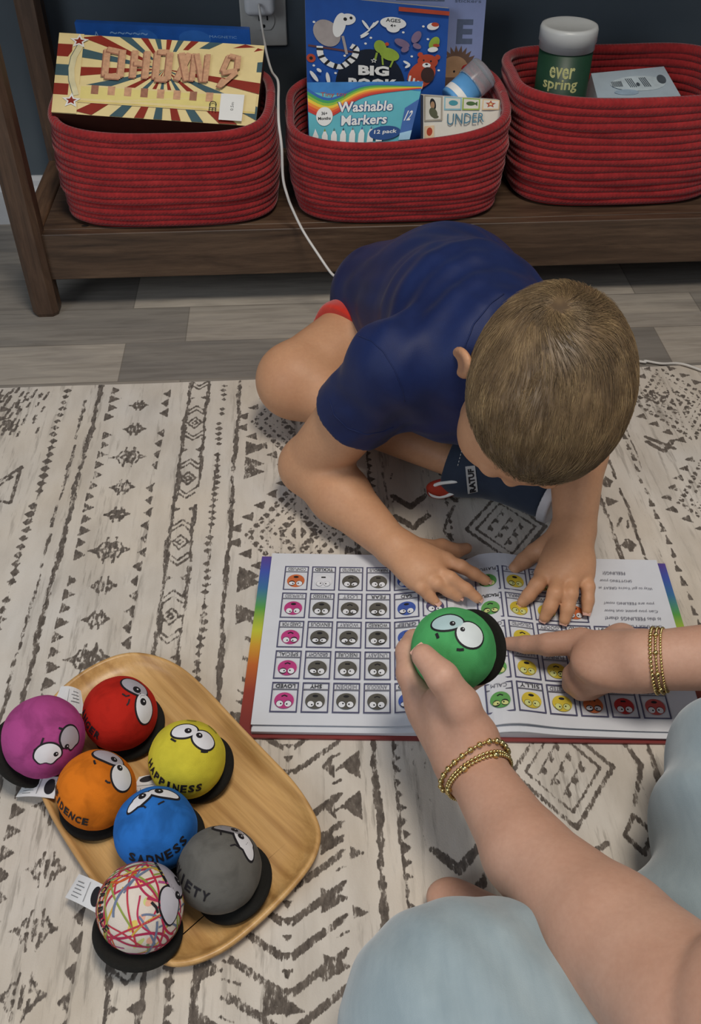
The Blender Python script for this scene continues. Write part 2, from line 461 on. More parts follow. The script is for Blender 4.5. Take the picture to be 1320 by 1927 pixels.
def diamond(x, y, a, b, w):
    P = [(x-a,y),(x,y+b),(x+a,y),(x,y-b)]
    for i in range(4): seg(P[i], P[(i+1)%4], w)
def hatched(x, y, a, b, val=1):   # small diamond of slanted dashes with a notch
    for k in range(-3, 4):
        u = k/3.4; hgt = b*(1-abs(u))
        for sg in (-1, 1):
            if abs(k) < 1: continue
            seg((x+u*a, y+sg*hgt*.15), (x+u*a*.72, y+sg*hgt), .0032, val)
    seg((x, y-b*.35), (x, y+b*.35), .004, val); seg((x-a, y), (x-a*.55, y), .003, val)
def chev(x, y, a, h, w, up=1):
    seg((x-a, y), (x, y+up*h), w); seg((x, y+up*h), (x+a, y), w)
def column(x, w, y0, y1, pitch, ph):   # framed column: concentric diamond, chevrons, bow tie
    y = y0+ph
    while y < y1+pitch:
        h = w*.34
        diamond(x, y, h*.92, pitch*.105, .0032); diamond(x, y, h*.36, pitch*.040, .0028)
        for k in (0, 1):
            chev(x, y+pitch*(.165+.075*k), h, pitch*.095, .0034, 1); chev(x, y-pitch*(.165+.075*k), h, pitch*.095, .0034, -1)
        yy = y+pitch*.5
        polym([(x-w*.42, yy+pitch*.055), (x-w*.08, yy), (x-w*.42, yy-pitch*.055)]); polym([(x+w*.42, yy+pitch*.055), (x+w*.08, yy), (x+w*.42, yy-pitch*.055)])
        y += pitch
def kilim(x, y, a, b):   # large toothed medallion of blocks
    def f(X, Y):
        dx, dy = np.abs(X-x)/a, np.abs(Y-y)/b; r = dx+dy
        ringm = (np.mod(r*3.4+.1, 1) < .68) & (np.mod(dy*8.5+dx*1.5, 1) > .14) & (np.abs(X-x) > .0022)
        bars = (np.mod((dx-dy*1.0)*5.5, 1) < .78)
        return ((r < 1) & ringm & (bars | (r < .34))) & ~((r > .60) & (r < .66))
    paint(f, (x-a, y-b), (x+a, y+b))
    for sy in (-1, 1):
        for sx in (-1, 1):
            for k in range(5):
                u = k/5; cx = x+sx*a*(1-u)*1.06; cy = y+sy*b*(u+.04)
                polym([(cx, cy), (cx+sx*a*.24, cy+sy*b*.08), (cx-sx*a*.02, cy+sy*b*.17)])
def arrows(x, y, a, n, h, w=.006):   # stack of fat slanted bars (arrow feathers)
    for k in range(n):
        yy = y-k*h
        polym([(x-a, yy+a*.75), (x-a, yy+a*.75-w*1.3), (x-.004, yy-w*.4), (x-.004, yy+w*.9)])
        polym([(x+a, yy+a*.75), (x+a, yy+a*.75-w*1.3), (x+.004, yy-w*.4), (x+.004, yy+w*.9)])
# stripes measured along the rug (metres)
beads(-.323, .0125, .0135, kind='d', s=1); vline(-.3215, .003, .55, .95, s=1.4, val=.6)
vline(-.2945, .0040, .2, 1.045, s=2.2, val=.9, gaps=((.79,.80),(.95,.96)))
vline(-.2785, .0062, s=3, gaps=((.42,.425),))
beads(-.256, .0135, .0195, -.3, 1.08, kind='tr', s=2); beads(-.189, .0105, .0215, -.3, 1.08, kind='tl', s=3)
for y, k in ((1.03,.7),(.979,.85),(.922,1.3),(.865,.9),(.817,.85),(.759,1.35),(.705,.9),(.658,.85),(.606,1.35),(.55,.9),(.5,.9),(.445,1.3),(.386,1.0),(.336,1.1),(.286,1.15),(.23,.9),(.17,1.2)):
    hatched(-.2225, y, .018*k, .021*k, .95)
    if k > 1.2: hatched(-.2225, y, .010*k, .013*k, .8)
vline(-.158, .0058, s=5, gaps=((.33,.335),)); vline(-.1325, .0046, s=6, gaps=((.83,.86),(.73,.735),(.5,.53)))
column(-.1455, .030, -.2, 1.08, .110, .1975)
beads(-.112, .0105, .0105, kind='d', s=5); vline(-.112, .0028, .2, .93, s=7, val=.8)
vline(-.0905, .0056, s=8)
# first big motif column
for y in (.985, .775): kilim(-.012, y, .062, .095)
arrows(-.022, .62, .046, 7, .026, .0055); arrows(-.022, .41, .046, 7, .027, .0065); arrows(-.022, .18, .046, 8, .026, .0065)
for i in range(44): y = .56-.0135*i; polym([(-.022-.0055, y+.004),(-.022, y-.004),(-.022+.0055, y+.004)]); seg((-.072, y), (-.066+.004*(i % 3), y-.005), .003); seg((.018+.004*(i % 2), y), (.026, y+.004), .003)
for y in (.93,.90,.885,.71,.70,.655,.52,.47,.44): polym([(-.078, y+.016),(-.052, y),(-.078, y-.014)])
for y in (.395,.345,.292,.24): polym([(.005, y-.010),(.028, y+.003),(.005, y+.013)]); polym([(.030, y-.016),(.044, y-.010),(.030, y-.002)])
for y in (.47,.43,.56,.6): polym([(.043, y+.016),(.024, y),(.043, y-.016)]); polym([(.008, y),(.018, y+.014),(.020, y-.014)])
for y in (.30,.26): polym([(-.095+.0, y+.014),(-.070, y-.004),(-.095, y-.014)])
polym([(-.040,.285),(-.006,.262),(-.040,.262)])
vline(.056, .0062, s=9); beads(.078, .0085, .0125, kind='tr', s=8); vline(.0745, .003, s=9.5)
vline(.093, .0024, s=3, val=.55); vline(.147, .0022, s=3.3, val=.5)
for y in (.94,.83,.795,.70,.60,.50,.385,.355,.25):
    chev(.120, y, .019, -.020, .0078, 1); chev(.120, y-.006, .010, -.011, .005, 1)
beads(.1625, .0080, .0105, kind='d', s=4); vline(.1625, .0022, s=4, val=.6)
vline(.178, .002, s=6, val=.45)
for i in range(26):
    y = .04*i+.02; seg((.100, y), (.103, y+.012), .002, .8); seg((.141, y+.01), (.139, y+.024), .0022, .8)
# diamond medallion column with small blocks
for y in (.985,.77,.455,.24):
    for a, w in ((.046,.0050),(.034,.0036)): diamond(.226, y, a, a*1.25, w)
    for i in range(-2, 3):
        for j in range(-2, 3):
            if abs(i)+abs(j) <= 3 and (i+j) % 2 == 0:
                cx, cy = .226+i*.0085, y+j*.012; polym([(cx-.004, cy),(cx, cy+.006),(cx+.004, cy),(cx, cy-.006)]); seg((cx-.006, cy-.004), (cx+.001, cy+.007), .0024)
    for sx in (-1, 1):
        seg((.226+sx*.055, y+.04), (.226+sx*.072, y), .005); seg((.226+sx*.055, y-.04), (.226+sx*.072, y), .005)
        diamond(.226+sx*.052, y+.066, .012, .018, .005); diamond(.226+sx*.052, y-.066, .012, .018, .005)
    for yy in (y+.085, y-.085): seg((.226-.022, yy+.012), (.226, yy), .006); seg((.226+.022, yy+.012), (.226, yy), .006)
for y in (.86,.62,.34):
    diamond(.226, y, .018, .026, .0048); diamond(.226, y, .007, .010, .004)
vline(.293, .0022, s=5, val=.5); vline(.309, .0044, s=11); 
vline(.3465, .0056, s=12, y1=.90); vline(.3735, .0040, s=13, gaps=((.83,.845),))
for i, y in enumerate(np.arange(.05, 1.05, .036)):
    if i % 3 == 0: polym([(.352,y-.008),(.367,y),(.352,y+.010)])
    elif i % 3 == 1: hatched(.360, y, .009, .013, .9)
    else: seg((.354,y-.006),(.362,y+.008),.004); seg((.366,y-.008),(.369,y+.004),.003)
beads(.4045, .0075, .021, kind='up', s=2); vline(.411, .0022, .86, 1.08, s=2, val=.8); vline(.392, .002, s=1.5, val=.4)
for y in (.995, .80, .60): kilim(.492, y, .058, .085)
diamond(.466, 1.008, .012, .014, .005); diamond(.466, 1.008, .004, .005, .004)
chev(.447, .915, .016, -.02, .007); seg((.432,.925),(.462,.90),.006)
# left side
for y in (.88, .68): P = [(-.395,y-.02),(-.352,y+.03),(-.352,y-.035)]; [seg(P[i], P[(i+1)%3], .0055) for i in range(3)]; seg((-.372,y-.004),(-.36,y+.012),.005)
for i in range(60):
    x = -.415+.07*random.random(); y = .97+.10*random.random(); seg((x,y),(x+.002,y+.010),.0042)
for y in (1.02, .78, .55, .32): kilim(-.47, y, .062, .085)
for i in range(130):   # stray flecks of the worn weave
    x = random.uniform(-.6,.6); y = random.uniform(-.1,1.07); seg((x,y),(x,y+random.uniform(.004,.03)),random.uniform(.001,.0022),random.uniform(.3,.7))
def m_rug():
    m = mk('printed_rug_pile'); t = NT(m); o = t.coord()
    at = t.node('ShaderNodeAttribute', attribute_name='motif').outputs['Fac']
    wear = t.noise(t.mapping(o, (1, .42, 1)), 230, 4, .65); patch = t.noise(t.mapping(o, (1,.55,1)), 17, 4, .6)
    stre = t.noise(t.mapping(o, (1, .10, 1)), 150, 4, .65)
    fine = t.noise(t.mapping(o, (1, .25, 1)), 520, 3, .7)
    th = t.math('ADD', t.math('ADD', t.math('MULTIPLY', t.math('SUBTRACT', wear, .5), 1.5), t.math('MULTIPLY', t.math('SUBTRACT', fine, .5), 2.0)), t.math('MULTIPLY', t.math('SUBTRACT', patch, .5), 1.5))
    k = t.math('SUBTRACT', at, t.math('ADD', th, .49)); k = t.math('MULTIPLY', k, 3.2, clamp=True)
    k = t.math('MULTIPLY', k, t.math('MULTIPLY', at, 1.6, clamp=True))
    stripe = t.ramp(t.noise(t.mapping(o, (1, .02, 1)), 38, 2, .5), [(.42, (0,0,0)), (.58, (1,1,1))])
    flk = t.ramp(stre, [(.53, (0,0,0)), (.64, (1,1,1))]); flk = t.math('MULTIPLY', flk, stripe); flk = t.math('MULTIPLY', flk, .55)
    cream = t.ramp(t.noise(t.mapping(o, (1,.3,1)), 26, 4, .6), [(.25, srgb('b9b1a6')), (.55, srgb('cdc6bc')), (.8, srgb('d6d0c7'))])
    tint = t.ramp(t.noise(o, 5.5, 3), [(.35, (1.0,.965,.91)), (.65, (.985,1.0,1.02))]); cream = t.mix(1.0, cream, tint, 'MULTIPLY')
    dark = t.ramp(wear, [(.3, srgb('4d4640')), (.7, srgb('786f66'))])
    c = t.mix(flk, cream, srgb('7c756c')); c = t.mix(k, c, dark)
    t.put(c, t.b.inputs['Base Color']); t.b.inputs['Roughness'].default_value = .95; t.b.inputs['Specular IOR Level'].default_value = .1
    t.b.inputs['Sheen Weight'].default_value = .15
    t.bump(t.noise(t.mapping(o, (1,.6,1)), 900, 2), .35, .0006); return m
ny_, nx_ = MASK.shape
# soften the mask one step so that the thresholds break it up
Mk = MASK.copy(); Mk[1:-1,1:-1] = (MASK[1:-1,1:-1]*2+MASK[:-2,1:-1]+MASK[2:,1:-1]+MASK[1:-1,:-2]+MASK[1:-1,2:])/6
ZZ = RUGZ+.0006*np.sin(GX*23)*np.sin(GY*17); V = np.stack([GX, GY, ZZ], -1).reshape(-1,3)
ii = np.arange(nx_*ny_).reshape(ny_, nx_); Fq = np.stack([ii[:-1,:-1], ii[:-1,1:], ii[1:,1:], ii[1:,:-1]], -1).reshape(-1,4)
# border skirt gives the rug its thickness
rim = np.concatenate([ii[0,:], ii[1:,-1], ii[-1,-2::-1], ii[-2:0:-1,0]]); Vb = V[rim].copy(); Vb[:,2] = 0.0005
nb = len(rim); b0 = len(V); k = np.arange(nb); Fs = np.stack([rim, b0+k, b0+(k+1)%nb, rim[(k+1)%nb]], 1)
rug = mesh_np('rug', np.concatenate([V, Vb]), np.concatenate([Fq, Fs]), m_rug())
tag(rug, 'large cream rug with distressed charcoal tribal stripes spread over the plank floor', 'rug')
a_ = rug.data.attributes.new('motif', 'FLOAT', 'POINT'); a_.data.foreach_set('value', np.concatenate([Mk.ravel(), np.zeros(nb)]).astype(np.float32))
# ================================================================== CONSOLE TABLE
def m_wood(name, c0, c1, c2, axis=0, scale=1.0, rough=.45, dist=1.2):
    m = mk(name); t = NT(m); o = t.coord()
    sc = [14, 14, 14]; sc[axis] = 1.3
    w = t.mapping(o, tuple(s*scale for s in sc)); g = t.noise(w, 3.0, 5, .6, dist); f = t.noise(w, 16.0, 4, .7, .2)
    c = t.ramp(g, [(.28, srgb(c0)), (.5, srgb(c1)), (.75, srgb(c2))]); c = t.mix(1.0, c, t.ramp(f, [(.3,(.72,.70,.68)),(.6,(1.03,1.03,1.03))]), 'MULTIPLY')
    t.put(c, t.b.inputs['Base Color']); t.b.inputs['Roughness'].default_value = rough; t.bump(f, .15, .0006); return m
WX = m_wood('walnut_stain_x', '392b21', '544132', '6c5643', 0); WZ = m_wood('walnut_stain_z', '38291f', '503c2e', '67503d', 2); WY = m_wood('walnut_stain_y', '3d2c20', '5a4331', '72563f', 1)
tb = thing('console_table', 'dark walnut stained console table against the blue grey wall with baskets on its lower shelf', 'table', (.5, 1.44, 0))
SHX0, SHX1, SHY0, SHY1 = -.372, 1.40, 1.285, 1.585
def post(x, y, sx, sy):
    mb = MB(); w = .0385; c = .008
    pts = [(-w/2+c,-w/2),(w/2-c,-w/2),(w/2,-w/2+c),(w/2,w/2-c),(w/2-c,w/2),(-w/2+c,w/2),(-w/2,w/2-c),(-w/2,-w/2+c)]
    prof = [(0,.9),(.006,1.0),(.745,1.0)]
    V = [(x+px*k, y+py*k, z) for z, k in prof for px, py in pts]; F = []
    for j in range(2): F += [(j*8+i, j*8+(i+1)%8, (j+1)*8+(i+1)%8, (j+1)*8+i) for i in range(8)]
    F += [tuple(range(8))[::-1], tuple(16+i for i in range(8))]
    mb.add(V, F, WZ); mb.build('leg', tb)
for x in (-.389, 1.418):
    for y in (1.289, 1.566): post(x, y, 1, 1)
def board(name, lo, hi, mat, parent=tb, bev=.004):
    mb = MB(); mb.box([(a+b)/2 for a, b in zip(lo, hi)], [b-a for a, b in zip(lo, hi)], mat); return mb.build(name, parent, bevel=bev)
# lower shelf: framed deck with a knot
board('lower_shelf', (SHX0,1.300,.100), (SHX1,1.560,.127), WX, bev=.0012)
board('front_rail', (SHX0,1.283,.055), (SHX1,1.3005,.1268), WX, bev=.002)
board('back_rail', (SHX0,1.560,.055), (SHX1,1.578,.127), WX)
board('side_rail', (-.407,1.308,.062), (-.373,1.548,.127), WY); board('side_rail', (1.402,1.308,.062), (1.435,1.548,.127), WY)
board('apron', (SHX0,1.280,.67), (SHX1,1.298,.745), WX)
board('table_top', (-.43,1.262,.745), (1.46,1.592,.775), WX, bev=.006)
mb = MB(); mb.add([(-.312+.0055*math.cos(a), 1.308+.0032*math.sin(a), .1273) for a in np.linspace(0, 2*math.pi, 14, endpoint=False)], [tuple(range(14))], plain('dark_knot', '120c08', .8)); mb.build('knot', tb)

# ================================================================== POWER OUTLET, CHARGER, CABLE
M_PLATE = plain('ivory_plastic', 'c9c7c0', .4, .02); M_SLOT = plain('dark_slot', '101010', .6); M_CHG = plain('white_plastic', 'dcdcdc', .35, .01)
ox = -.0445
ol = thing('power_outlet', 'ivory duplex power outlet on the blue grey wall behind the left and middle baskets', 'outlet', (ox, 1.6, .338))
mb = MB(); mb.box((ox, 1.5965, .338), (.071,.006,.115), M_PLATE); mb.build('face_plate', ol, bevel=.0025)
for zc in (.3195, .3585):
    mb = MB(); P = []
    for i in range(40):
        a = 2*math.pi*i/40; r = .0172; x = r*math.cos(a); z = max(-.0142, min(.0142, r*math.sin(a))); P.append((ox+x, z+zc))
    V = [(x, 1.5938, z) for x, z in P]+[(x, 1.591, z) for x, z in P]; n = 40
    mb.add(V, [(i, n+i, n+(i+1)%n, (i+1)%n) for i in range(n)]+[tuple(range(n, 2*n))[::-1]], M_PLATE); f = mb.build('socket', ol)
    mb = MB()
    for dx, hh in ((-.0062,.008),(.0062,.0066)): mb.box((ox+dx, 1.5908, zc+.003), (.0022,.001,hh), M_SLOT)
    mb.add([(ox+.0026*math.cos(a), 1.5904, zc-.0085+.0026*math.sin(a)) for a in np.linspace(0, -2*math.pi, 14, endpoint=False)], [tuple(range(14))], M_SLOT)
    mb.build('slot', f)
mb = MB(); mb.box((ox, 1.5908, .339), (.005,.0012,.005), M_PLATE); mb.build('screw', ol, bevel=.0005)
chg = MB(); chg.box((ox-.004, 1.574, .352), (.046,.030,.040), M_CHG); c_ = chg.build('charger_cube', bevel=.009, seg=4)
tag(c_, 'white rounded phone charger cube plugged into the upper socket of the wall outlet', 'charger')
cord = [(ox-.004,1.557,.350),(ox-.004,1.548,.349)]
cord += [tuple(PY(495,62,1.53)), tuple(PY(503,105,1.50)), tuple(PY(512,135,1.455)),(-.0235,1.40,.292),(-.0235,1.34,.284),(-.0235,1.298,.272),(-.021,1.284,.245)]
for px, py, y in ((533,335,1.280),(541,368,1.276),(550,392,1.274),(571,435,1.262),(600,480,1.235),(622,512,1.215),(640,533,1.195)):
    cord.append(tuple(PY(px, py, y)))
cord += [(.055,1.185,.05),(.12,1.175,.006),(.2,1.18,.003),(.33,1.17,.003)]
for px, py in ((1195,678),(1215,679),(1245,684),(1280,692),(1320,705),(1370,725)): p = PZ(px, py, .0035); cord.append((p.x, p.y, .0032 if p.y > 1.083 else .0100))
cord.append((.72,.98,.0100))
cb = tube(catmull(cord, 8), .0019, 'charging_cable', plain('white_cable', 'cfcdc8', .45, .02), nseg=8)
tag(cb, 'thin white charging cable running from the charger down between two baskets to the floor', 'cable')

# ================================================================== BASKETS
def m_rope():
    m = mk('red_cotton_rope'); t = NT(m); o = t.coord()
    at = t.node('ShaderNodeAttribute', attribute_name='twist').outputs['Fac']
    w = t.node('ShaderNodeMath', operation='SINE'); t.put(t.math('MULTIPLY', at, 6.283), w.inputs[0])
    n = t.noise(o, 180, 3); n2 = t.noise(o, 22, 3)
    c = t.ramp(n2, [(.3, srgb('8c2225')), (.7, srgb('a02c2d'))]); c = t.mix(1.0, c, t.ramp(n, [(.3,(.80,.80,.80)),(.7,(1.1,1.1,1.1))]), 'MULTIPLY')
    c = t.mix(t.math('MULTIPLY', t.math('ADD', w.outputs[0], 1.0), .04), c, srgb('6e1416'))
    t.put(c, t.b.inputs['Base Color']); t.b.inputs['Roughness'].default_value = .9; t.b.inputs['Sheen Weight'].default_value = .25; t.b.inputs['Specular IOR Level'].default_value = .15
    t.bump(t.math('ADD', w.outputs[0], t.math('MULTIPLY', n, 1.2)), .4, .0006); return m
M_ROPE = m_rope(); THREAD = plain('pale_thread', 'd8b0a0', .7)
def basket(cx, cy, w0, d0, w1, d1, z0, rimf, label, n=15, seed=1, group=None, dent=None):
    root = thing('rope_basket', label, 'basket', (cx, cy, z0), group)
    rnd = np.random.default_rng(seed); N = 200; th = np.linspace(0, 2*math.pi, N, endpoint=False)
    def ring(t):
        e = 3.6; w = w0+(w1-w0)*(t**.8); d = d0+(d1-d0)*(t**.8)
        c, s = np.cos(th), np.sin(th); rr = (np.abs(c)**e+np.abs(s)**e)**(-1/e)
        x = cx+w/2*rr*c; y = cy+d/2*rr*s
        bul = .005*math.sin(math.pi*t); x = x+bul*c; y = y+bul*s
        if dent: x, y = dent(x, y, t, th)
        u = (x-cx)/(w/2); v = (y-cy)/(d/2); return x, y, u, v
    V = []; F = []; tw = []; K = 10
    for k in range(n):
        t = (k+.5)/n; x, y, u, v = ring(t); H = rimf(u, v); z = z0+.005+(H-z0-.010)*t+.0006*np.sin(th*3+k*.7+seed)
        r = (H-z0)/n*.56*np.ones(N); jit = .0007*np.sin(th*7+k*1.9)+.0006*rnd.standard_normal()
        nx, ny = np.cos(th), np.sin(th)
        P = np.stack([x, y], 1); T = np.roll(P, -1, 0)-np.roll(P, 1, 0); T /= np.linalg.norm(T, axis=1)[:,None]; nx, ny = T[:,1], -T[:,0]
        x = x+nx*jit; y = y+ny*jit; b = len(V)
        L = np.concatenate([[0], np.cumsum(np.linalg.norm(np.diff(P, axis=0), axis=1))])
        rr = r if k < n-1 else r*1.18
        for i in range(N):
            for q in range(K):
                a = 2*math.pi*q/K; V.append((x[i]+nx[i]*rr[i]*math.cos(a)*1.0, y[i]+ny[i]*rr[i]*math.cos(a)*1.0, z[i]+rr[i]*math.sin(a)*1.04)); tw.append(L[i]/.0055+q*.10)
        for i in range(N):
            j = (i+1) % N
            for q in range(K): l = (q+1) % K; F.append((b+i*K+q, b+j*K+q, b+j*K+l, b+i*K+l))
    o = mesh_np('coiled_wall', V, F, M_ROPE, root); a = o.data.attributes.new('twist', 'FLOAT', 'POINT'); a.data.foreach_set('value', np.array(tw, dtype=np.float32))
    x, y, u, v = ring(0.02); mb = MB(); P = [(cx+(a-cx)*.985, cy+(b-cy)*.985) for a, b in zip(x, y)]
    mb.add([(a, b, z0+.0012) for a, b in P]+[(a, b, z0+.008) for a, b in P], [tuple(range(N))[::-1], tuple(range(N, 2*N))]+[(i, (i+1)%N, N+(i+1)%N, N+i) for i in range(N)], M_ROPE)
    mb.build('basket_floor', root)
    return root
ZS = .1275
G = 'red rope baskets on the lower shelf'
basket(-.1865, 1.400, .300, .210, .300, .222, ZS, lambda u, v: .281-.013*np.clip(-v,0,1)*(1+.25*u)+.004*u*u, 'red coiled rope basket at the left, holding the sunburst striped box', seed=2, group=G)
basket(.1455, 1.398, .290, .215, .308, .230, ZS, lambda u, v: .268+.009*u-.014*np.clip(-v,0,1)*(1-u*u*.6)+.010*np.clip(v,0,1), 'red coiled rope basket in the middle, holding books, markers and cards', seed=5, group=G)
basket(.478, 1.430, .296, .205, .322, .226, ZS, lambda u, v: .293-.002*np.clip(-v,0,1)*(1-u*u)+.004*u*u, 'red coiled rope basket at the right, holding the dark green canister', seed=9, group=G)
# ================================================================== THINGS IN THE BASKETS
def face_fn(BL, BR, TR, TL, A):
    BL, BR, TR, TL = map(Vector, (BL, BR, TR, TL)); n = (BR-BL).cross(TL-BL).normalized()
    def fn(u, v, h):
        s = u/A; return (BL*(1-s)+BR*s)*(1-v)+(TL*(1-s)+TR*s)*v+n*h
    return fn, n
def slab_from_face(BL, BR, TR, TL, thick, mats, name='box', parent=None, bevel=.0008, bot=0.0):
    """solid card block behind a front face; bot extends the face downwards"""
    BL, BR, TR, TL = map(Vector, (BL, BR, TR, TL)); n = (BR-BL).cross(TL-BL).normalized()
    if bot: BL = BL+(BL-TL).normalized()*bot; BR = BR+(BR-TR).normalized()*bot
    mb = MB(); F = [BL, BR, TR, TL]; B = [p-n*thick for p in F]; V = F+B
    mb.add(V, [(0,1,2,3)], mats[0]); mb.add(V, [(5,4,7,6),(4,0,3,7),(1,5,6,2),(3,2,6,7),(4,5,1,0)], mats[1])
    return mb.build(name, parent, bevel=bevel)
def ctr(*P): return sum((Vector(p) for p in P), Vector())/len(P)
INK = ink('1a1a1e'); PW = plain('white_print', 'e4e4e0', .5, .01); CREAMP = plain('cream_print', 'e3cf96', .5, .02)
REDP = plain('brick_red_print', '8a2a1c', .5, .03); TEALP = plain('teal_grey_print', '3f5a62', .5, .03); WOODP = plain('pale_wood_print', 'c89a78', .5, .08, 200); WOODD = plain('shade_wood_print', '9c6c55', .5, .08, 200)
KRAFT = plain('brown_card', '4b2418', .7, .04)
# --- sunburst box
BL, BR = PY(97,212,1.33), PY(481,238,1.33); TL, TR = PY(112,63,1.445), PY(498,86,1.445)
t = thing('game_box', 'cream game box with red and teal sunburst rays and wooden block letters', 'box', ctr(BL,BR)-Vector((0,0,.10)))
slab_from_face(BL, BR, TR, TL, .052, [CREAMP, KRAFT], 'carton', t)
A = 2.0; fn, n_ = face_fn(BL, BR, TR, TL, A); mb = MB(); D = Decal(fn, mb)
D.rect(0, 0, A, 1, CREAMP)
def ray_poly(c, a0, a1, x0, y0, x1, y1):
    out = []
    for a in (a0, a1):
        dx, dy = math.cos(a), math.sin(a); tt = 9
        if dx > 1e-6: tt = min(tt, (x1-c[0])/dx)
        if dx < -1e-6: tt = min(tt, (x0-c[0])/dx)
        if dy > 1e-6: tt = min(tt, (y1-c[1])/dy)
        if dy < -1e-6: tt = min(tt, (y0-c[1])/dy)
        out.append((c[0]+dx*tt, c[1]+dy*tt))
    return [c, out[0], out[1]]
c = (1.05, .62)
NR = 44
for i in range(NR):
    if i % 2: continue
    a = 2*math.pi*(i+.3)/NR; D.poly(ray_poly(c, a, a+2*math.pi/NR*.95, .22, .0, A, 1.0), REDP if i % 4 else TEALP)
D.rect(0, .0, .24, 1, CREAMP)
for i, (y0, y1) in enumerate(((.70,.86),(.46,.60),(.22,.36))): D.rect(0, y0, .14, y1, [REDP, TEALP, REDP][i])
D.rect(.24, .14, A-.02, .36, CREAMP); D.line([(.24,.155),(A-.02,.155)], .012, plain('yellow_print','d6bf6a',.5)); D.rect(.26, .19, 1.62, .34, plain('pale_yellow_print','dfcf82',.5,.02))
for i in range(8): D.rect(.36+i*.16, .25, .43+i*.16, .36, WOODP if i % 3 else WOODD)
D.line([(.22,.22),(.165,.4),(.15,.55),(.165,.7),(.22,.86)], .06, plain('banner_print','d8cfa6',.5)); D.line([(.19,.22),(.135,.4),(.12,.55),(.135,.7),(.19,.86)], .006, TEALP)
def star(D, x, y, r, m, rot=0, k=5):
    P = []
    for i in range(k*2):
        a = math.pi/2+rot+math.pi*i/k; q = r if i % 2 == 0 else r*.45; P.append((x+q*math.cos(a), y+q*math.sin(a)))
    D.poly([(x, y)]+P, m, [(0, 1+i, 1+(i+1) % (2*k)) for i in range(2*k)])
for x, y in ((.20,.90),(.18,.15)): star(D, x, y, .095, PW); star(D, x, y, .055, REDP)
# block letters laid out of little planks
def planks(x, segs, w=.062):
    for (x0,y0,x1,y1) in segs:
        for k, m in ((0, WOODD), (1, WOODP)):
            D.line([(x+x0-.012*(1-k), y0-.016*(1-k)), (x+x1-.012*(1-k), y1-.016*(1-k))], w, m)
L = .48; H = .82
planks(.48, [(0,L,0,H),(0,H,.15,H-.03),(.15,H,.15,L),(0,L,.15,L)])
planks(.75, [(0,L,0,H),(0,.66,.11,.66),(.12,L,.12,H)])
planks(.97, [(0,L,0,H),(0,H,.11,H),(.12,L,.12,H),(0,L,.12,L)])
planks(1.18, [(0,L,.10,H),(.10,L,.02,H)])
planks(1.33, [(0,L,0,H),(.02,H,.10,L),(.13,L,.13,H)], .05)
planks(1.62, [(0,.62,.05,H),(.05,H,.14,H-.02),(.14,H,.14,.66),(.0,.60,.14,.64),(0,.44,.14,.62),(-.02,.42,.02,.52)], .05)
D.rect(1.63, .02, 1.86, .34, PW); D.text('0.5m', (1.75,.19), .03, INK, rot=math.pi/2, width=.10); D.text('CE', (1.56,.18), .075, INK, rot=-math.pi/2)
mb.build('printed_panel', t)
# --- blue box behind
TL, TR = PY(140,42,1.487), PY(470,56,1.487); bl, br = Vector((TL.x+.002,1.487,.150)), Vector((TR.x,1.487,.150))
M_BLUEB = plain('royal_blue_card', '1f57a8', .45, .05)
t = thing('toy_carton', 'blue carton standing behind the sunburst box in the left basket', 'box', (TL.x/2+TR.x/2, 1.49, .15))
slab_from_face(bl, br, TR, TL, .014, [M_BLUEB, M_BLUEB], 'carton', t)
fn, _ = face_fn(bl, br, TR, TL, 1.4); mb = MB(); D = Decal(fn, mb); LB = plain('light_blue_print','7ea7d8',.5); MBp = plain('mid_blue_print','2c66b4',.5)
D.rect(.02,.84,1.38,.99, M_BLUEB); D.ell((.95,.92), .13, .06, MBp); D.ell((.55,.9), .10, .07, MBp); D.text('~~~~~', (.42,.94), .018, LB, width=.3); D.text('MAGNETIC', (1.18,.94), .018, LB, width=.22); D.text('A', (.16,.92), .05, LB)
mb.build('printed_panel', t)
# --- middle basket: periwinkle sticker book, activity book
PERI = plain('periwinkle_cover', '8f9cc6', .5, .02); PAGE = plain('paper_edge', 'd8d6cf', .8, .03)
TL, TR = PY(600,-14,1.503), PY(916,-6,1.503); bl, br = Vector((TL.x,1.49,.145)), Vector((TR.x,1.49,.145))
t = thing('sticker_book', 'periwinkle sticker book standing at the back of the middle basket', 'book', ctr(bl, br))
slab_from_face(bl, br, TR, TL, .007, [PERI, PAGE], 'cover', t, bevel=.0004)
fn1, _ = face_fn(bl, br, TR, TL, 1.2); fn = lambda u, v, h: fn1(u, 1-(1-v)*.74, h); D = Decal(fn, MB()); GRY = plain('slate_print','5c6880',.5); BRN = plain('hedgehog_brown_print','6e5648',.5); TAN = plain('tan_print','b08c6a',.5)
D.rect(.55,.955,.90,.985,GRY); D.text('JIGGING BITS', (.72,.97), .020, PW, width=.26); D.text('stickers', (1.07,.965), .028, GRY, width=.19, bold=.01)
D.text('E', (1.06,.72), .20, GRY, width=.12, bold=.04)
P = [(1.04,.30)]; nn = 12
for i in range(nn*2+1):
    a = math.pi*1.05*i/(nn*2)-.1; r = .19 if i % 2 else .135; P.append((1.02+r*math.cos(a)*.8, .42+r*math.sin(a)))
D.poly(P, BRN, [(0, i, i+1) for i in range(1, len(P)-1)]); D.ell((1.0,.42), .10, .10, TAN); D.ell((1.06,.39),.008,.01,INK); D.ell((1.0,.39),.008,.01,INK); D.rect(.92,.2,1.12,.34,BRN)
D.mb.build('printed_cover', t)
NAVY = plain('cobalt_cover', '1c4f9e', .45, .03); OVAL = plain('midnight_print','0c1626',.5)
TL, TR = PY(574,-10,1.475), PY(846,16,1.475); bl, br = Vector((TL.x-.002,1.435,.150)), Vector((TR.x-.004,1.435,.150))
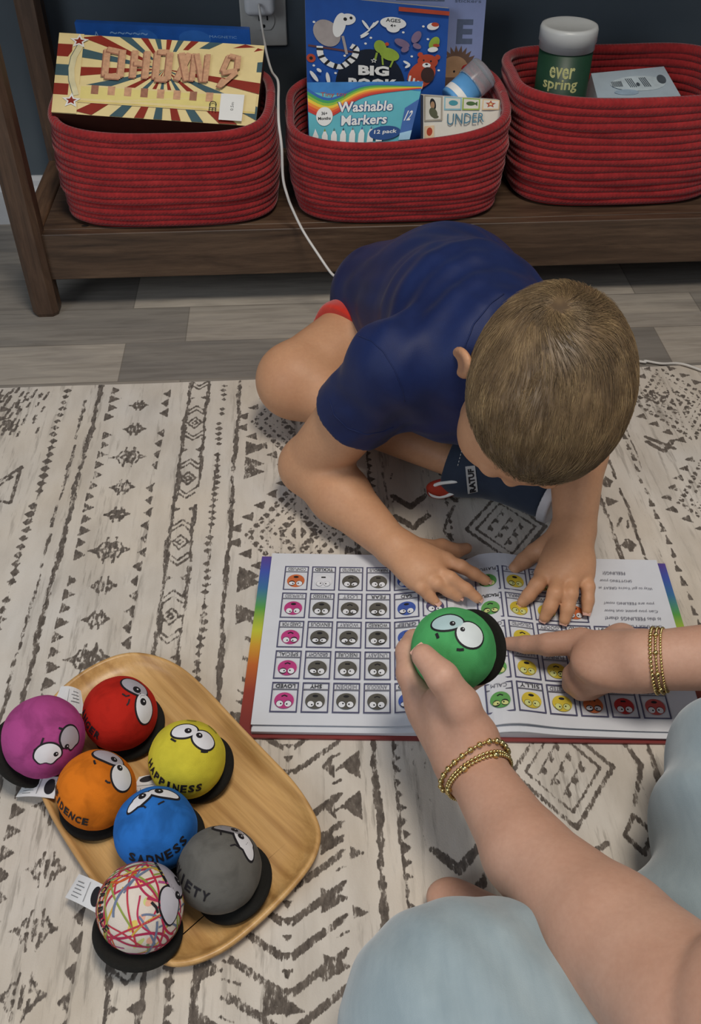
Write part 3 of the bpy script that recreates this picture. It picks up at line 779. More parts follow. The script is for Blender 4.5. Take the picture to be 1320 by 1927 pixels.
t = thing('activity_book', 'blue animal activity book titled BIG BOOK standing in the middle basket', 'book', ctr(bl, br))
slab_from_face(bl, br, TR, TL, .016, [NAVY, PAGE], 'cover', t, bevel=.0005)
A = .93; fn0, _ = face_fn(bl, br, TR, TL, A); fn = lambda u, v, h: fn0(u, 1-((.97-v)/.00425+10)*.00294, h); D = Decal(fn, MB()); GREY_F = plain('lemur_grey_print','a39a96',.5); OR = plain('rust_print','b2452a',.5); LIME = plain('lime_print','8da63a',.5); MAUVE = plain('mauve_print','7b6680',.5)
# v: image y 0 ~ .97, y 165 ~ .30   (one px ~ .0041)
def q(px, py): return ((px-576)/272*A, .97-(py)*.00425)
for px, py in ((592,38),(662,22),(690,72),(762,45),(810,55),(780,92),(834,118),(672,110),(632,133),(700,60),(590,120),(650,98),(800,30)): D.ell(q(px,py), .009, .009, PW, n=10)
D.ell(q(700,160), .235, .33, OVAL, n=48)
D.line([q(580,82), q(625,86), q(668,90)], .016, plain('branch_print','5f3a3c',.5)); D.ell(q(585,106), .03, .035, OR); D.ell(q(585,106), .012, .014, INK)
D.ell(q(616,57), .085, .11, GREY_F, rot=.4); D.ell(q(640,40), .04, .10, PW, rot=-.2); D.ell(q(655,28), .055, .045, PW, rot=.35); D.ell(q(651,28), .012, .014, INK); D.ell(q(662,25), .010, .012, INK); D.line([q(646,60), q(654,95)], .018, GREY_F)
tail = [q(602,82), q(604,100), q(618,114), q(640,120), q(655,112), q(668,100), q(672,84), q(662,78)]
tl = catmull([Vector((a, b, 0)) for a, b in tail], 4)
D.line([(p.x, p.y) for p in tl], .042, PW)
for i in range(1, len(tl)-1, 3): D.line([(tl[i].x, tl[i].y), (tl[i+1].x, tl[i+1].y)], .043, INK)
D.line([q(680,58), q(696,46), q(706,30)], .010, PW); D.ell(q(690,36), .045, .010, PW, rot=-1.0); D.ell(q(706,34), .045, .010, PW, rot=.9); D.ell(q(688,56), .035, .009, PW, rot=.7)
D.ell(q(742,28), .085, .05, PW); D.ell(q(742,37), .045, .04, PW); D.text('AGES', q(742,23), .030, INK, bold=.02); D.text('4+', q(742,33), .026, INK, bold=.02)
D.ell(q(718,76), .04, .055, LIME, rot=.2); D.ell(q(736,90), .07, .05, LIME, rot=-.5); D.ell(q(731,70), .013, .015, OR); D.line([q(712,88), q(708,105)], .014, LIME); D.line([q(722,95), q(724,112)], .012, LIME); D.line([q(745,98), q(738,116)], .012, LIME)
D.ell(q(760,66), .055, .03, MAUVE, rot=-.5); D.ell(q(787,52), .055, .028, MAUVE, rot=1.2); D.ell(q(766,78), .03, .022, MAUVE, rot=.8); D.ell(q(789,70), .03, .022, MAUVE, rot=-.6)
D.ell(q(822,62), .032, .06, LIME, rot=-.3); D.ell(q(820,75), .035, .022, PW, rot=.3); D.ell(q(826,66), .022, .014, OR); D.ell(q(818,28), .04, .03, PW, rot=.4); D.ell(q(822,24), .025, .018, OR)
D.ell(q(800,128), .085, .13, OR, rot=-.4); D.ell(q(811,100), .068, .062, OR); D.ell(q(796,87), .018, .022, OR); D.ell(q(830,90), .018, .022, OR); D.ell(q(809,108), .028, .022, PW); D.ell(q(809,106), .010, .008, INK); D.ell(q(803,98), .006,.008, INK); D.ell(q(817,99), .006,.008, INK); D.ell(q(812,128), .045, .07, plain('dark_brown_print','3a2420',.5))
D.line([q(776,135), q(790,145), q(806,152)], .05, OR)
for k in range(4): D.line([q(778+k*8,131+k*5), q(776+k*8,143+k*5)], .014, PW)
D.ell(q(770,105), .028, .010, PW, rot=-.6); D.ell(q(772,112), .022, .010, PW, rot=.7); D.ell(q(590,140), .05, .014, PW, rot=2.1); D.ell(q(617,143), .05, .013, PW, rot=1.7); D.ell(q(600,128), .02, .012, PW, rot=-.8)
D.rect(.60,.955,.93,.99, OR)
star(D, *q(706,104), .022, PW); star(D, *q(706,104), .013, OVAL)
D.text('BIG', q(706,124), .085, PW, width=.205, bold=.05); D.text('BOOK', q(705,151), .095, PW, width=.33, bold=.05)
D.mb.build('printed_cover', t)
# --- marker box
AQ = plain('aqua_card', '5fb3bf', .4, .02); BLU = plain('azure_print','2f77b8',.5)
BL, BR, TR, TL = PY(583,275,1.335), PY(771,262,1.335), PY(797,153,1.365), PY(578,155,1.365)
t = thing('marker_box', 'aqua box of washable markers with a rainbow swoosh at the front of the middle basket', 'box', ctr(BL, BR)-Vector((0,0,.07)))
slab_from_face(BL, BR, TR, TL, .030, [AQ, BLU], 'carton', t, bot=.055)
A = 1.95; fn, _ = face_fn(BL, BR, TR, TL, A); D = Decal(fn, MB())
def swoosh(y0, w, m, n=22):
    P = []; T = []
    for i in range(n+1):
        s = i/n; x = A*s; yc = y0-.23*math.exp(-((s-.22)/.24)**2)*1.0+.02+.03*math.sin(s*3); ww = w*max(.12, 1-s*.85)
        yc = .90-.28*math.exp(-((s-.18)/.22)**2)*(1)+.0 - (y0)*max(.12, 1-s*.9)
        P += [(x, min(1, yc+ww/2)), (x, yc-ww/2)]
    for i in range(n): T.append((2*i, 2*i+1, 2*i+3, 2*i+2))
    D.poly(P, m, T)
D.poly([(0,1),(A,1),(A,.83),(1.5,.9),(1.0,.86),(.5,.8),(0,.86)], BLU, [(0,1,2,3),(0,3,4),(0,4,5),(0,5,6)])
for i, cc in enumerate(('2d62ac','3f9a5a','8cb83c','e6c63c','e88a34','d8552f','c23a30')): swoosh(-.13+i*.052, .058, plain('swoosh_print_'+cc, cc, .45, .01))
D.text('Tiny toy', (.45,.80), .085, OR, width=.45)
DKB = plain('deep_blue_print','1d4a86',.5)
for off, m, bo in ((.0, DKB, .07), (0, PW, .025)):
    D.text('Washable', (1.02,.60), .17, m, width=.98*(1.03 if m is DKB else 1), bold=bo); D.text('Markers', (1.02,.38), .165, m, width=.84*(1.03 if m is DKB else 1), bold=bo)
D.ell((.29,.46), .15, .15, PW); D.text('36+', (.29,.51), .055, INK, bold=.03); D.text('Months', (.29,.43), .05, INK, width=.23, bold=.03)
for i, cc in enumerate(('e9ecee','7f8f3c','3c6c6a','2a3a4c','6a6a72','2b4c8c','33507c','1f3f66')):
    x = .12+.175*i; D.poly([(x-.06,.0),(x+.06,.0),(x+.055,.16),(x-.055,.16)], PW); D.poly([(x-.05,.16),(x+.05,.16),(x,.27)], PW); D.poly([(x-.02,.22),(x+.02,.22),(x,.275)], plain('marker_tip_'+cc, cc, .5))
D.ell((1.44,.14), .30, .12, DKB); D.text('12 pack', (1.45,.155), .085, PW, width=.43, bold=.02)
SB = plain('side_blue_print','3a64a4',.5); D.poly([(1.73,.0),(A,.0),(A,.70),(1.73,.55)], SB); D.text('12', (1.83,.42), .17, PW, width=.11, shear=.25, bold=.02); D.poly([(1.73,.0),(A,.0),(A,.16),(1.73,.12)], plain('pale_blue_print','9cc4dc',.5))
D.mb.build('printed_panel', t)
# --- card box
IV = plain('ivory_card','dfdccf',.5,.02); BL, BR, TR, TL = PY(797,262,1.362), PY(942,240,1.368), PY(946,189,1.385), PY(797,179,1.378)
t = thing('card_box', 'small white card box lettered UNDER with sea creature tiles beside the marker box', 'box', ctr(BL, BR)-Vector((0,0,.05)))
slab_from_face(BL, BR, TR, TL, .028, [IV, IV], 'carton', t, bot=.05)
A = 1.9; fn, _ = face_fn(BL, BR, TR, TL, A); D = Decal(fn, MB())
for x0, cc in ((.50,'8fc0cc'),(.94,'9bb84c'),(1.42,'e0c49a')):
    D.rect(x0, .66, x0+.42, 1.0, plain('tile_'+cc, cc, .5)); D.rect(x0+.03, .70, x0+.39, .97, IV)
D.ell((.72,.85), .11, .07, plain('teal_print','4a98a4',.5)); D.ell((1.14,.85), .11, .06, plain('fish_green_print','4a6a3a',.5)); D.poly([(1.22,.85),(1.30,.92),(1.30,.78)], plain('fish_green_print','4a6a3a',.5)); star(D, 1.62, .85, .13, OR); star(D, 1.62, .85, .06, CREAMP)
D.rect(.02, .40, .46, 1.0, plain('tile_edge','a8a090',.5)); D.rect(.05,.44,.42,.97, IV); D.ell((.23,.80),.07,.14,INK, rot=.2); D.ell((.22,.78), .05, .09, TAN); D.ell((.24,.60), .09, .13, plain('olive_print','5c5f48',.5), rot=.5); D.ell((.30,.50), .07, .04, plain('olive_print','5c5f48',.5))
D.text('UNDER', (1.03,.42), .30, plain('sea_blue_print','4a7f98',.5), width=.90)
D.rect(.03,.0,.26,.3, plain('tile_8fc0cc', 'e6c9a4', .5)); D.ell((.15,.16),.07,.10,OR)
D.mb.build('printed_panel', t)
# --- small pencils / craft sticks at the left of the markers
# --- jar with clear lid
t = thing('craft_jar', 'small blue jar with a clear lid lying tilted behind the card box', 'jar', PY(880,165,1.43))
a0, a1 = PY(862,182,1.425), PY(915,132,1.445); ax = (a1-a0).normalized(); Mx = Matrix.Translation(a0) @ ax.to_track_quat('Z', 'Y').to_matrix().to_4x4()
mb = MB(); lathe([(0,-.012),(.021,-.012),(.0225,-.009),(.0225,.026),(0.0,.026)], plain('sky_blue_plastic','5f9fd6',.35,.02), mb, Mx); mb.build('jar_body', t, smooth=True)
mb = MB(); lathe([(.0228,-.006),(.0228,.004)], PW, mb, Mx); mb.build('label_band', t, smooth=True)
m = mk('clear_plastic'); q_ = NT(m); q_.b.inputs['Transmission Weight'].default_value = .75; q_.b.inputs['Roughness'].default_value = .18; q_.b.inputs['IOR'].default_value = 1.2; q_.b.inputs['Base Color'].default_value = (.72,.76,.80,1)
mb = MB(); lathe([(.0240,.024),(.0243,.050),(.0235,.0525),(0,.0525)], m, mb, Mx); mb.build('clear_lid', t, smooth=True)
# ---- right basket: canister and small box
t = thing('wipes_canister', 'dark green canister lettered ever spring with a white lid in the right basket', 'canister', (.393,1.432,.1375))
GRN = plain('forest_green_label','1c3c2a',.45,.04); cx, cy, r = .393, 1.432, .0385; z0, z1, z2 = .1375, .322, .352
Mx = Matrix.Translation((cx, cy, 0)); mb = MB(); lathe([(0,z0),(r-.001,z0),(r,z0+.002),(r,z1),(r-.002,z1)], GRN, mb, Mx, 64); mb.build('label_body', t, smooth=True)
mb = MB(); lathe([(r-.002,z1-.001),(r+.0012,z1-.001),(r+.0012,z1+.008),(r+.0026,z1+.009),(r+.0026,z2-.005),(r+.001,z2-.001),(r-.003,z2),(r-.006,z2-.0015),(0,z2-.0015)], plain('grey_white_plastic','b9bcbb',.35,.01), mb, Mx, 64); mb.build('lid', t, smooth=True)
vd = Vector((-cx, -cy, 0)).normalized(); a_0 = math.atan2(vd.y, vd.x)
def cyl(u, v, h):
    a = a_0+u/r; return Vector((cx+(r+h)*math.cos(a), cy+(r+h)*math.sin(a), v))
YL = plain('pale_lime_print','c9c98a',.5)
D = Decal(cyl, MB()); D.text('ever', (-.001,.297), .0155, YL, width=.037, bold=.02); D.text('spring', (-.002,.279), .0185, YL, width=.052, bold=.02); D.text('cleaning wipes', (0,.262), .004, YL, width=.036); D.text('35 count', (0,.254), .0035, YL, width=.028)
D.mb.build('printed_lettering', t)
WB = plain('icy_blue_card','a9b9c4',.4,.02); a, b_, c_, d_ = PZ(1125,184,.252), PZ(1284,184,.245), PZ(1250,125,.262), PZ(1113,138,.268)
t = thing('tissue_box', 'flat pale blue and white box lying beside the canister in the right basket', 'box', ctr(a,b_,c_,d_)-Vector((0,0,.06)))
slab_from_face(a, b_, c_, d_, .045, [WB, plain('white_card','c4c8cc',.5,.02)], 'carton', t, bevel=.0015)
fn, _ = face_fn(a, b_, c_, d_, 1.9); D = Decal(fn, MB()); PBL = plain('pale_panel_print','bccbd2',.45); DG = plain('slate_ink','4c565e',.5)
D.ell((1.05,.50), .66, .26, PBL); D.ell((1.66,.60), .11, .15, DG, rot=-.3); D.ell((.7,.2),.28,.1, plain('soft_blue_print','94aabc',.5))
for i in range(9): D.rect(.42+i*.028, .40, .436+i*.028, .60, DG)
for k in range(2):
    for i in range(4): D.line([(.78+k*.34+i*.045,.68),(.84+k*.34+i*.045,.36)], .015, DG)
D.ell((1.03,.45),.04,.06,DG)
D.mb.build('printed_panel', t)
# ================================================================== WOODEN TRAY
from mathutils import noise as MN
def m_tray():
    m = mk('light_acacia'); t = NT(m); o = t.coord(); r = math.radians(49)
    w = t.mapping(t.mapping(o, rot=(0,0,r)), (1.6, 16, 16)); g = t.noise(w, 2.2, 4, .55, 1.4); f = t.noise(t.mapping(t.mapping(o, rot=(0,0,r)), (6, 150, 150)), 3, 4, .7)
    wv = t.node('ShaderNodeTexWave', wave_type='BANDS', bands_direction='Y'); t.put(t.mapping(t.mapping(o, rot=(0,0,r)), (1.2, 9, 9)), wv.inputs[0]); wv.inputs['Scale'].default_value = 1.3; wv.inputs['Distortion'].default_value = 7; wv.inputs['Detail'].default_value = 3
    c = t.ramp(g, [(.25, srgb('b38850')), (.5, srgb('d0a569')), (.78, srgb('dcb67e'))]); c = t.mix(1.0, c, t.ramp(wv.outputs['Fac'], [(.0,(.80,.75,.70)),(.25,(1,1,1))]), 'MULTIPLY')
    c = t.mix(1.0, c, t.ramp(f, [(.3,(.86,.84,.82)),(.6,(1.02,1.02,1.02))]), 'MULTIPLY')
    t.put(c, t.b.inputs['Base Color']); t.b.inputs['Roughness'].default_value = .38; t.bump(f, .1, .0004); return m
rim = [(-.179,.600),(-.138,.584),(-.105,.550),(-.074,.510),(-.045,.474),(-.021,.443),(-.004,.409),(-.003,.387),(-.014,.364),(-.044,.332),(-.072,.309),(-.092,.299),(-.112,.295),(-.134,.302),(-.175,.349),(-.212,.397),(-.244,.446),(-.262,.495),(-.258,.535),(-.240,.566),(-.212,.590)]
ol = [Vector((x, y, 0)) for x, y in rim]; ol = catmull(ol, 10, True)
for _ in range(14): ol = [(ol[i-1]+ol[i]*2+ol[(i+1) % len(ol)])/4 for i in range(len(ol))]
N = len(ol); nr = []
for i in range(N):
    tt = (ol[(i+1) % N]-ol[i-1]).normalized(); nr.append(Vector((tt.y, -tt.x, 0)))   # inward for clockwise outline
cen = sum(ol, Vector())/N
if (cen-ol[0]).dot(nr[0]) < 0: nr = [-v for v in nr]
prof = [(.020,.0078),(.008,.0098),(.002,.0155),(.0,.0215),(.0008,.0235),(.0028,.0242),(.0048,.0232),(.0075,.0190),(.0125,.0145),(.020,.0122),(.028,.0118)]
V = [tuple(ol[i]+nr[i]*a+Vector((0,0,z))) for a, z in prof for i in range(N)]; F = []
for j in range(len(prof)-1): F += [(j*N+i, j*N+(i+1)%N, (j+1)*N+(i+1)%N, (j+1)*N+i) for i in range(N)]
F += [tuple((len(prof)-1)*N+i for i in range(N)), tuple(range(N))[::-1]]
mb = MB(); mb.add(V, F, m_tray()); tr = mb.build('wooden_tray', smooth=True)
tr.modifiers.new('w', 'WEIGHTED_NORMAL')
bm = bmesh.new(); bm.from_mesh(tr.data); bmesh.ops.recalc_face_normals(bm, faces=bm.faces); bm.to_mesh(tr.data); bm.free()
tag(tr, 'light wooden tray with rounded corners and raised rim on the rug, carrying the plush balls', 'tray')
# ================================================================== PLUSH BALLS
def m_plush(name, col, dark=.72, bumpy=.5):
    m = mk(name); t = NT(m); o = t.coord(); c = srgb(col); d = tuple(x*dark for x in c[:3])+(1,)
    nap = t.noise(o, 38, 3, .6, .5)
    t.put(t.ramp(nap, [(.36, d), (.56, c)]), t.b.inputs['Base Color']); t.b.inputs['Roughness'].default_value = .85
    t.b.inputs['Sheen Weight'].default_value = .45; t.b.inputs['Sheen Roughness'].default_value = .35; t.b.inputs['Sheen Tint'].default_value = c; t.b.inputs['Specular IOR Level'].default_value = .15
    t.bump(t.noise(o, 1300, 2), .35, .0006); return m
M_FELT = plain('black_felt', '14130f', .92, .1, 400, bump=.3); M_EYEW = plain('white_stitching', 'dcdce0', .6, .02); M_OUT = plain('black_stitching', '17141a', .7, .05); M_TAG = plain('white_satin_tag', 'd9dadb', .5, .02)
M_GT = plain('grey_tag_print', '77797c', .6, .02)
def ball(name, label, cpx, z, r, mat, base, eyes, marks=(), text=None, seed=0, grey=None, base_r=.031, extra=None, group='plush balls on the wooden tray', tsize=.26):
    C = PZ(cpx[0], cpx[1], z); n = (CAM-C).normalized(); rt = CR-n*CR.dot(n); rt.normalize(); up = n.cross(rt)
    def D3(x, y, back=False):
        q = x*x+y*y; zz = math.sqrt(max(0, 1-q)) if q < 1 else 0
        v = rt*x+up*y+n*(-zz if back else zz); return v.normalized()
    lx, ly = base; b = (rt*lx+up*ly-n*math.sqrt(1-lx*lx-ly*ly)).normalized()
    def R(d):
        k = 1+.022*MN.noise(d*1.6+Vector((seed*3.1, 0, 0)))+.008*MN.noise(d*5+Vector((seed, 2, 0)))
        a = d.dot(b); 
        if a > .80: k = min(k, .80/a*1.0+.02)
        return r*k
    root = thing(name, label, 'plush toy', C-Vector((0, 0, r)), group)
    nu, nv = 96, 60; V = []; F = []
    bx = b.orthogonal().normalized(); by = b.cross(bx)
    for j in range(nv+1):
        ph = math.pi*j/nv
        for i in range(nu):
            th = 2*math.pi*i/nu; d = (bx*math.cos(th)+by*math.sin(th))*math.sin(ph)+b*math.cos(ph); V.append(C+d*R(d))
    for j in range(nv):
        for i in range(nu): F.append((j*nu+i, (j+1)*nu+i, (j+1)*nu+(i+1)%nu, j*nu+(i+1)%nu))
    mb = MB(); mb.add(V, F, mat)
    S = lambda d, h: C+d*(R(d)+h)
    if extra: extra(mb, S, D3)
    mb.build('plush_body', root, smooth=True)
    # felt base disc
    mb = MB(); Mx = Matrix.Translation(C+b*r*.78) @ b.to_track_quat('Z', 'Y').to_matrix().to_4x4()
    lathe([(0,-.001),(base_r-.002,-.001),(base_r,.0005),(base_r,.0035),(base_r-.002,.005),(0,.005)], M_FELT, mb, Mx, 56); mb.build('felt_base', root, smooth=True)
    def local(cx, cy, back=False):
        d0 = D3(cx, cy, back); u = (rt-d0*rt.dot(d0)); 
        u.normalize(); v = d0.cross(u)
        return lambda a, b_, h: S((d0+u*a+v*b_).normalized(), h)
    for e in eyes:
        (cx, cy, a, bb, rot), pup = e[0], e[1]; wm = e[2] if len(e) > 2 and e[2] else M_EYEW; shape = e[3] if len(e) > 3 else None
        fn = local(cx, cy); D = Decal(fn, MB(), step=.00018, h0=.0005)
        f2 = 1/max(.35, math.sqrt(max(.0, 1-cx*cx-cy*cy)))**.55
        pts = None
        if shape:   # list of unit-circle deformations
            cs, sn = math.cos(rot), math.sin(rot)
            def outl(k): 
                P = []
                for i in range(40):
                    t = 2*math.pi*i/40; x, y = shape(math.cos(t), math.sin(t)); x *= (a+k)*f2; y *= (bb+k)*f2; P.append((x*cs-y*sn, x*sn+y*cs))
                return P
            for k, m in ((.045, M_OUT), (0, wm)):
                P = outl(k); D.poly([(0,0)]+[(x*.5, y*.5) for x, y in P]+P, m, [(0,1+i,1+(i+1)%40) for i in range(40)]+[(1+i,41+i,41+(i+1)%40,1+(i+1)%40) for i in range(40)])
        else:
            D.ell((0,0), (a+.045)*f2, (bb+.045)*f2, M_OUT, rot); D.ell((0,0), a*f2, bb*f2, wm, rot)
        if pup:
            # pupil centre given in view units, converted to the eye's tangent plane
            dp = D3(pup[0], pup[1]); d0 = D3(cx, cy); u = (rt-d0*rt.dot(d0)).normalized(); v = d0.cross(u); s = 1/max(.2, dp.dot(d0))
            pu, pv = dp.dot(u)*s, dp.dot(v)*s; D.ell((pu, pv), pup[2]*f2, pup[2]*f2, M_OUT); D.ell((pu+.015, pv+.01), pup[2]*.3, pup[2]*.3, M_EYEW, n=10)
        D.mb.build('eye', root, smooth=True)
    for mk_ in marks:
        mb = MB()
        P = [D3(*p[:2]) for p in mk_[0]]; w = mk_[1]; V = []; T = []
        Q = []
        for i in range(len(P)-1):
            for k in range(4): Q.append((P[i]*(1-k/4)+P[i+1]*(k/4)).normalized())
        Q.append(P[-1])
        for i, d in enumerate(Q):
            t_ = (Q[min(i+1, len(Q)-1)]-Q[max(i-1, 0)]).normalized(); s = d.cross(t_)*w/2
            V += [S((d+s).normalized(), .0006), S((d-s).normalized(), .0006)]
        T = [(2*i, 2*i+1, 2*i+3, 2*i+2) for i in range(len(Q)-1)]; mb.add(V, T, M_OUT); mb.build('stitched_mark', root, smooth=True)
    if text:
        s, path = text; P = [D3(*p) for p in path]; Q = []
        for i in range(len(P)-1):
            a_, b2, c2, d_ = P[max(i-1,0)], P[i], P[i+1], P[min(i+2, len(P)-1)]
            for k in range(16):
                t = k/16; Q.append((0.5*((2*b2)+(c2-a_)*t+(2*a_-5*b2+4*c2-d_)*t*t+(3*b2-a_-3*c2+d_)*t**3)).normalized())
        Q.append(P[-1]); cum = [0]
        for i in range(1, len(Q)): cum.append(cum[-1]+(Q[i]-Q[i-1]).length)
        mb = MB(); nL = len(s)
        for k, ch in enumerate(s):
            tt = cum[-1]*(k+.5)/nL; i = max(j for j in range(len(Q)) if cum[j] <= tt); i = min(i, len(Q)-2)
            f = (tt-cum[i])/max(1e-6, cum[i+1]-cum[i]); d0 = (Q[i]*(1-f)+Q[i+1]*f).normalized(); u = (Q[i+1]-Q[i]).normalized(); v = d0.cross(u)
            V_, T_, W_ = text_tris(ch, .035); h = tsize; w = min(cum[-1]/nL*.82, h*W_*1.1)/max(W_, .2)
            mb.add([S((d0+u*x*w+v*y*h).normalized(), .0006) for x, y in V_], T_, M_OUT)
        mb.build('lettering', root, smooth=False)
    return root, C, D3, S
def care_tag(root, P, mat=M_TAG, dark=None, lines=5):
    """P: four corners (world) ring order; small bend, thickness"""
    P = [Vector(p) for p in P]; n = (P[1]-P[0]).cross(P[3]-P[0]).normalized(); n = n if n.z > 0 else -n; mb = MB(); K = 8
    def pt(u, v, h): return (P[0]*(1-u)+P[1]*u)*(1-v)+(P[3]*(1-u)+P[2]*u)*v+n*(h+.0025*math.sin(math.pi*u))
    V = [pt(i/K, j, s*.0003) for s in (1, -1) for i in range(K+1) for j in (0, 1)]; o_ = 2*(K+1); F = []
    for i in range(K): F += [(2*i, 2*i+2, 2*i+3, 2*i+1), (o_+2*i, o_+2*i+1, o_+2*i+3, o_+2*i+2), (2*i, o_+2*i, o_+2*i+2, 2*i+2), (2*i+1, 2*i+3, o_+2*i+3, o_+2*i+1)]
    F += [(0, 1, o_+1, o_), (2*K, o_+2*K, o_+2*K+1, 2*K+1)]
    mb.add(V, F, mat); D = Decal(pt, mb, step=.0001, h0=.0005)
    for k in range(lines): D.rect(.14, .16+k*.14, .14+.3*(1 if k % 2 else .8), .19+k*.14, M_GT, 2)
    D.line([(.56,.12),(.56,.88)], .015, M_GT)
    if dark: D.ell((.84,.5), .13, .36, dark)
    bm = MB(); t = mb.build('care_tag', root, smooth=False)
    return t
RD = .0335
# magenta
droop = lambda x, y: (x, y if y > -.2 else y*(.75+.12*math.sin(x*7)))
SILV = plain('silver_grey_satin', 'a9a5ae', .45, .02)
m1, c1, d1, s1 = ball('plush_ball', 'magenta plush ball with worried half grey eyes at the left end of the tray', (82,1386), .0560, .0352, m_plush('magenta_plush','ac4a88'), (-.40,-.42),
    [((.62,-.05,.24,.27,0), (.54,-.23,.055), SILV, droop), ((.13,-.43,.30,.27,.15), (.305,-.40,.055), None, droop)],
    [([(.33,.20),(.42,.17),(.50,.20)], .05), ([(-.19,-.32),(-.05,-.2),(.0,-.03)], .045)], seed=1, base_r=.034)
care_tag(m1, [PZ(152,1300,.030), PZ(115,1292,.034), PZ(94,1340,.034), PZ(160,1345,.034)], lines=4)
care_tag(m1, [PZ(30,1500,.014), PZ(102,1503,.028), PZ(112,1462,.030), PZ(50,1468,.016)], dark=M_OUT)
m2 = ball('plush_ball', 'red plush ball with angry half closed eyes at the top of the tray', (226,1342), .0485, .0330, m_plush('red_plush','b32318'), (.33,-.44),
    [((.36,.70,.30,.20,-.35), (.40,.60,.085), SILV), ((.64,.12,.24,.36,.25), (.575,.29,.085))],
    [([(.05,.72),(.2,.56),(.42,.52),(.5,.48)], .06), ([(.03,.50),(.13,.43),(.22,.45)], .04), ([(.22,.36),(.20,.26),(.16,.20)], .04), ([(.50,.45),(.40,.30),(.40,.10),(.50,-.04)], .05), ([(.48,.42),(.46,.2),(.46,.02)], .035)],
    ('ANGER', [(-.95,.10),(-.86,-.18),(-.70,-.44),(-.48,-.62)]), seed=2, base_r=.033)
LID = m2[0]
m3 = ball('plush_ball', 'yellow plush ball with wide crossed eyes and HAPPINESS lettering', (352,1428), .0485, .0332, m_plush('yellow_plush','cfc23c', .86), (.46,-.28),
    [((-.09,.70,.28,.19,.15), (.0,.69,.075)), ((.40,.47,.27,.23,-.15), (.28,.57,.075))],
    [([(-.42,.49),(-.35,.45),(-.29,.42)], .05), ([(.33,.18),(.42,.165),(.51,.175)], .05), ([(-.05,.965),(.08,.95),(.2,.94)], .04), ([(.50,.83),(.62,.74),(.72,.63)], .04)],
    ('HAPPINESS', [(-.93,-.02),(-.82,-.30),(-.60,-.54),(-.30,-.68),(.06,-.73),(.42,-.68)]), seed=3, tsize=.27)
m4 = ball('plush_ball', 'orange plush ball with raised eyes and dark CONFIDENCE lettering', (181,1486), .0480, .0328, m_plush('orange_plush','d8761c', .74), (.05,-.50),
    [((.26,.80,.30,.17,-.25), (.38,.72,.065), SILV), ((.62,.31,.27,.30,0), (.53,.52,.07))],
    [([(-.10,.70),(-.085,.64),(-.06,.60)], .05), ([(.20,.22),(.26,.17),(.33,.165)], .045)],
    ('CONFIDENCE', [(-.93,.34,True),(-.99,.12),(-.95,-.10),(-.84,-.34),(-.64,-.54),(-.40,-.70),(-.12,-.78)]), seed=4)
care_tag(m3[0], [PZ(246,1502,.030), PZ(262,1462,.040), PZ(292,1456,.040), PZ(300,1500,.032)], lines=3, dark=M_OUT)
m5 = ball('plush_ball', 'blue plush ball with slanted sad eyes and SADNESS lettering', (293,1561), .0490, .0336, m_plush('blue_plush','2a6fc0', .66), (.44,-.30),
    [((-.43,.63,.28,.12,.62), (-.35,.73,.075), None, lambda x, y: (x, y*(1 if x > -.3 else .8))), ((.15,.82,.27,.11,-.05), (.02,.86,.075))],
    [([(-.36,.50),(-.30,.51),(-.25,.47)], .04), ([(.02,.55),(.08,.59),(.16,.63)], .04)],
    ('SADNESS', [(-.58,-.56),(-.33,-.64),(-.02,-.65),(.28,-.56),(.52,-.39),(.70,-.16)]), seed=5, tsize=.25)
ANX = plain('smoke_grey_satin', '8f8d92', .5, .02)
m6 = ball('plush_ball', 'dark grey plush ball with half hidden eyes and ANXIETY lettering', (413,1636), .0485, .0330, m_plush('grey_plush','66645f', .74), (.42,-.36),
    [((.20,.89,.24,.10,-.1), (.31,.86,.055), ANX), ((.58,.57,.33,.17,-.95), (.46,.71,.065), None, lambda x, y: (x, y*(1 if x < .2 else .75)))],
    [([(-.03,.97),(-.01,.85),(.0,.74)], .04), ([(.22,.50),(.33,.53),(.40,.49)], .035), ([(.57,.54),(.62,.60)], .04)],
    ('ANXIETY', [(-.96,.26,True),(-.97,.06),(-.86,-.16),(-.68,-.36),(-.44,-.52),(-.18,-.62)]), seed=6, base_r=.033, tsize=.28)
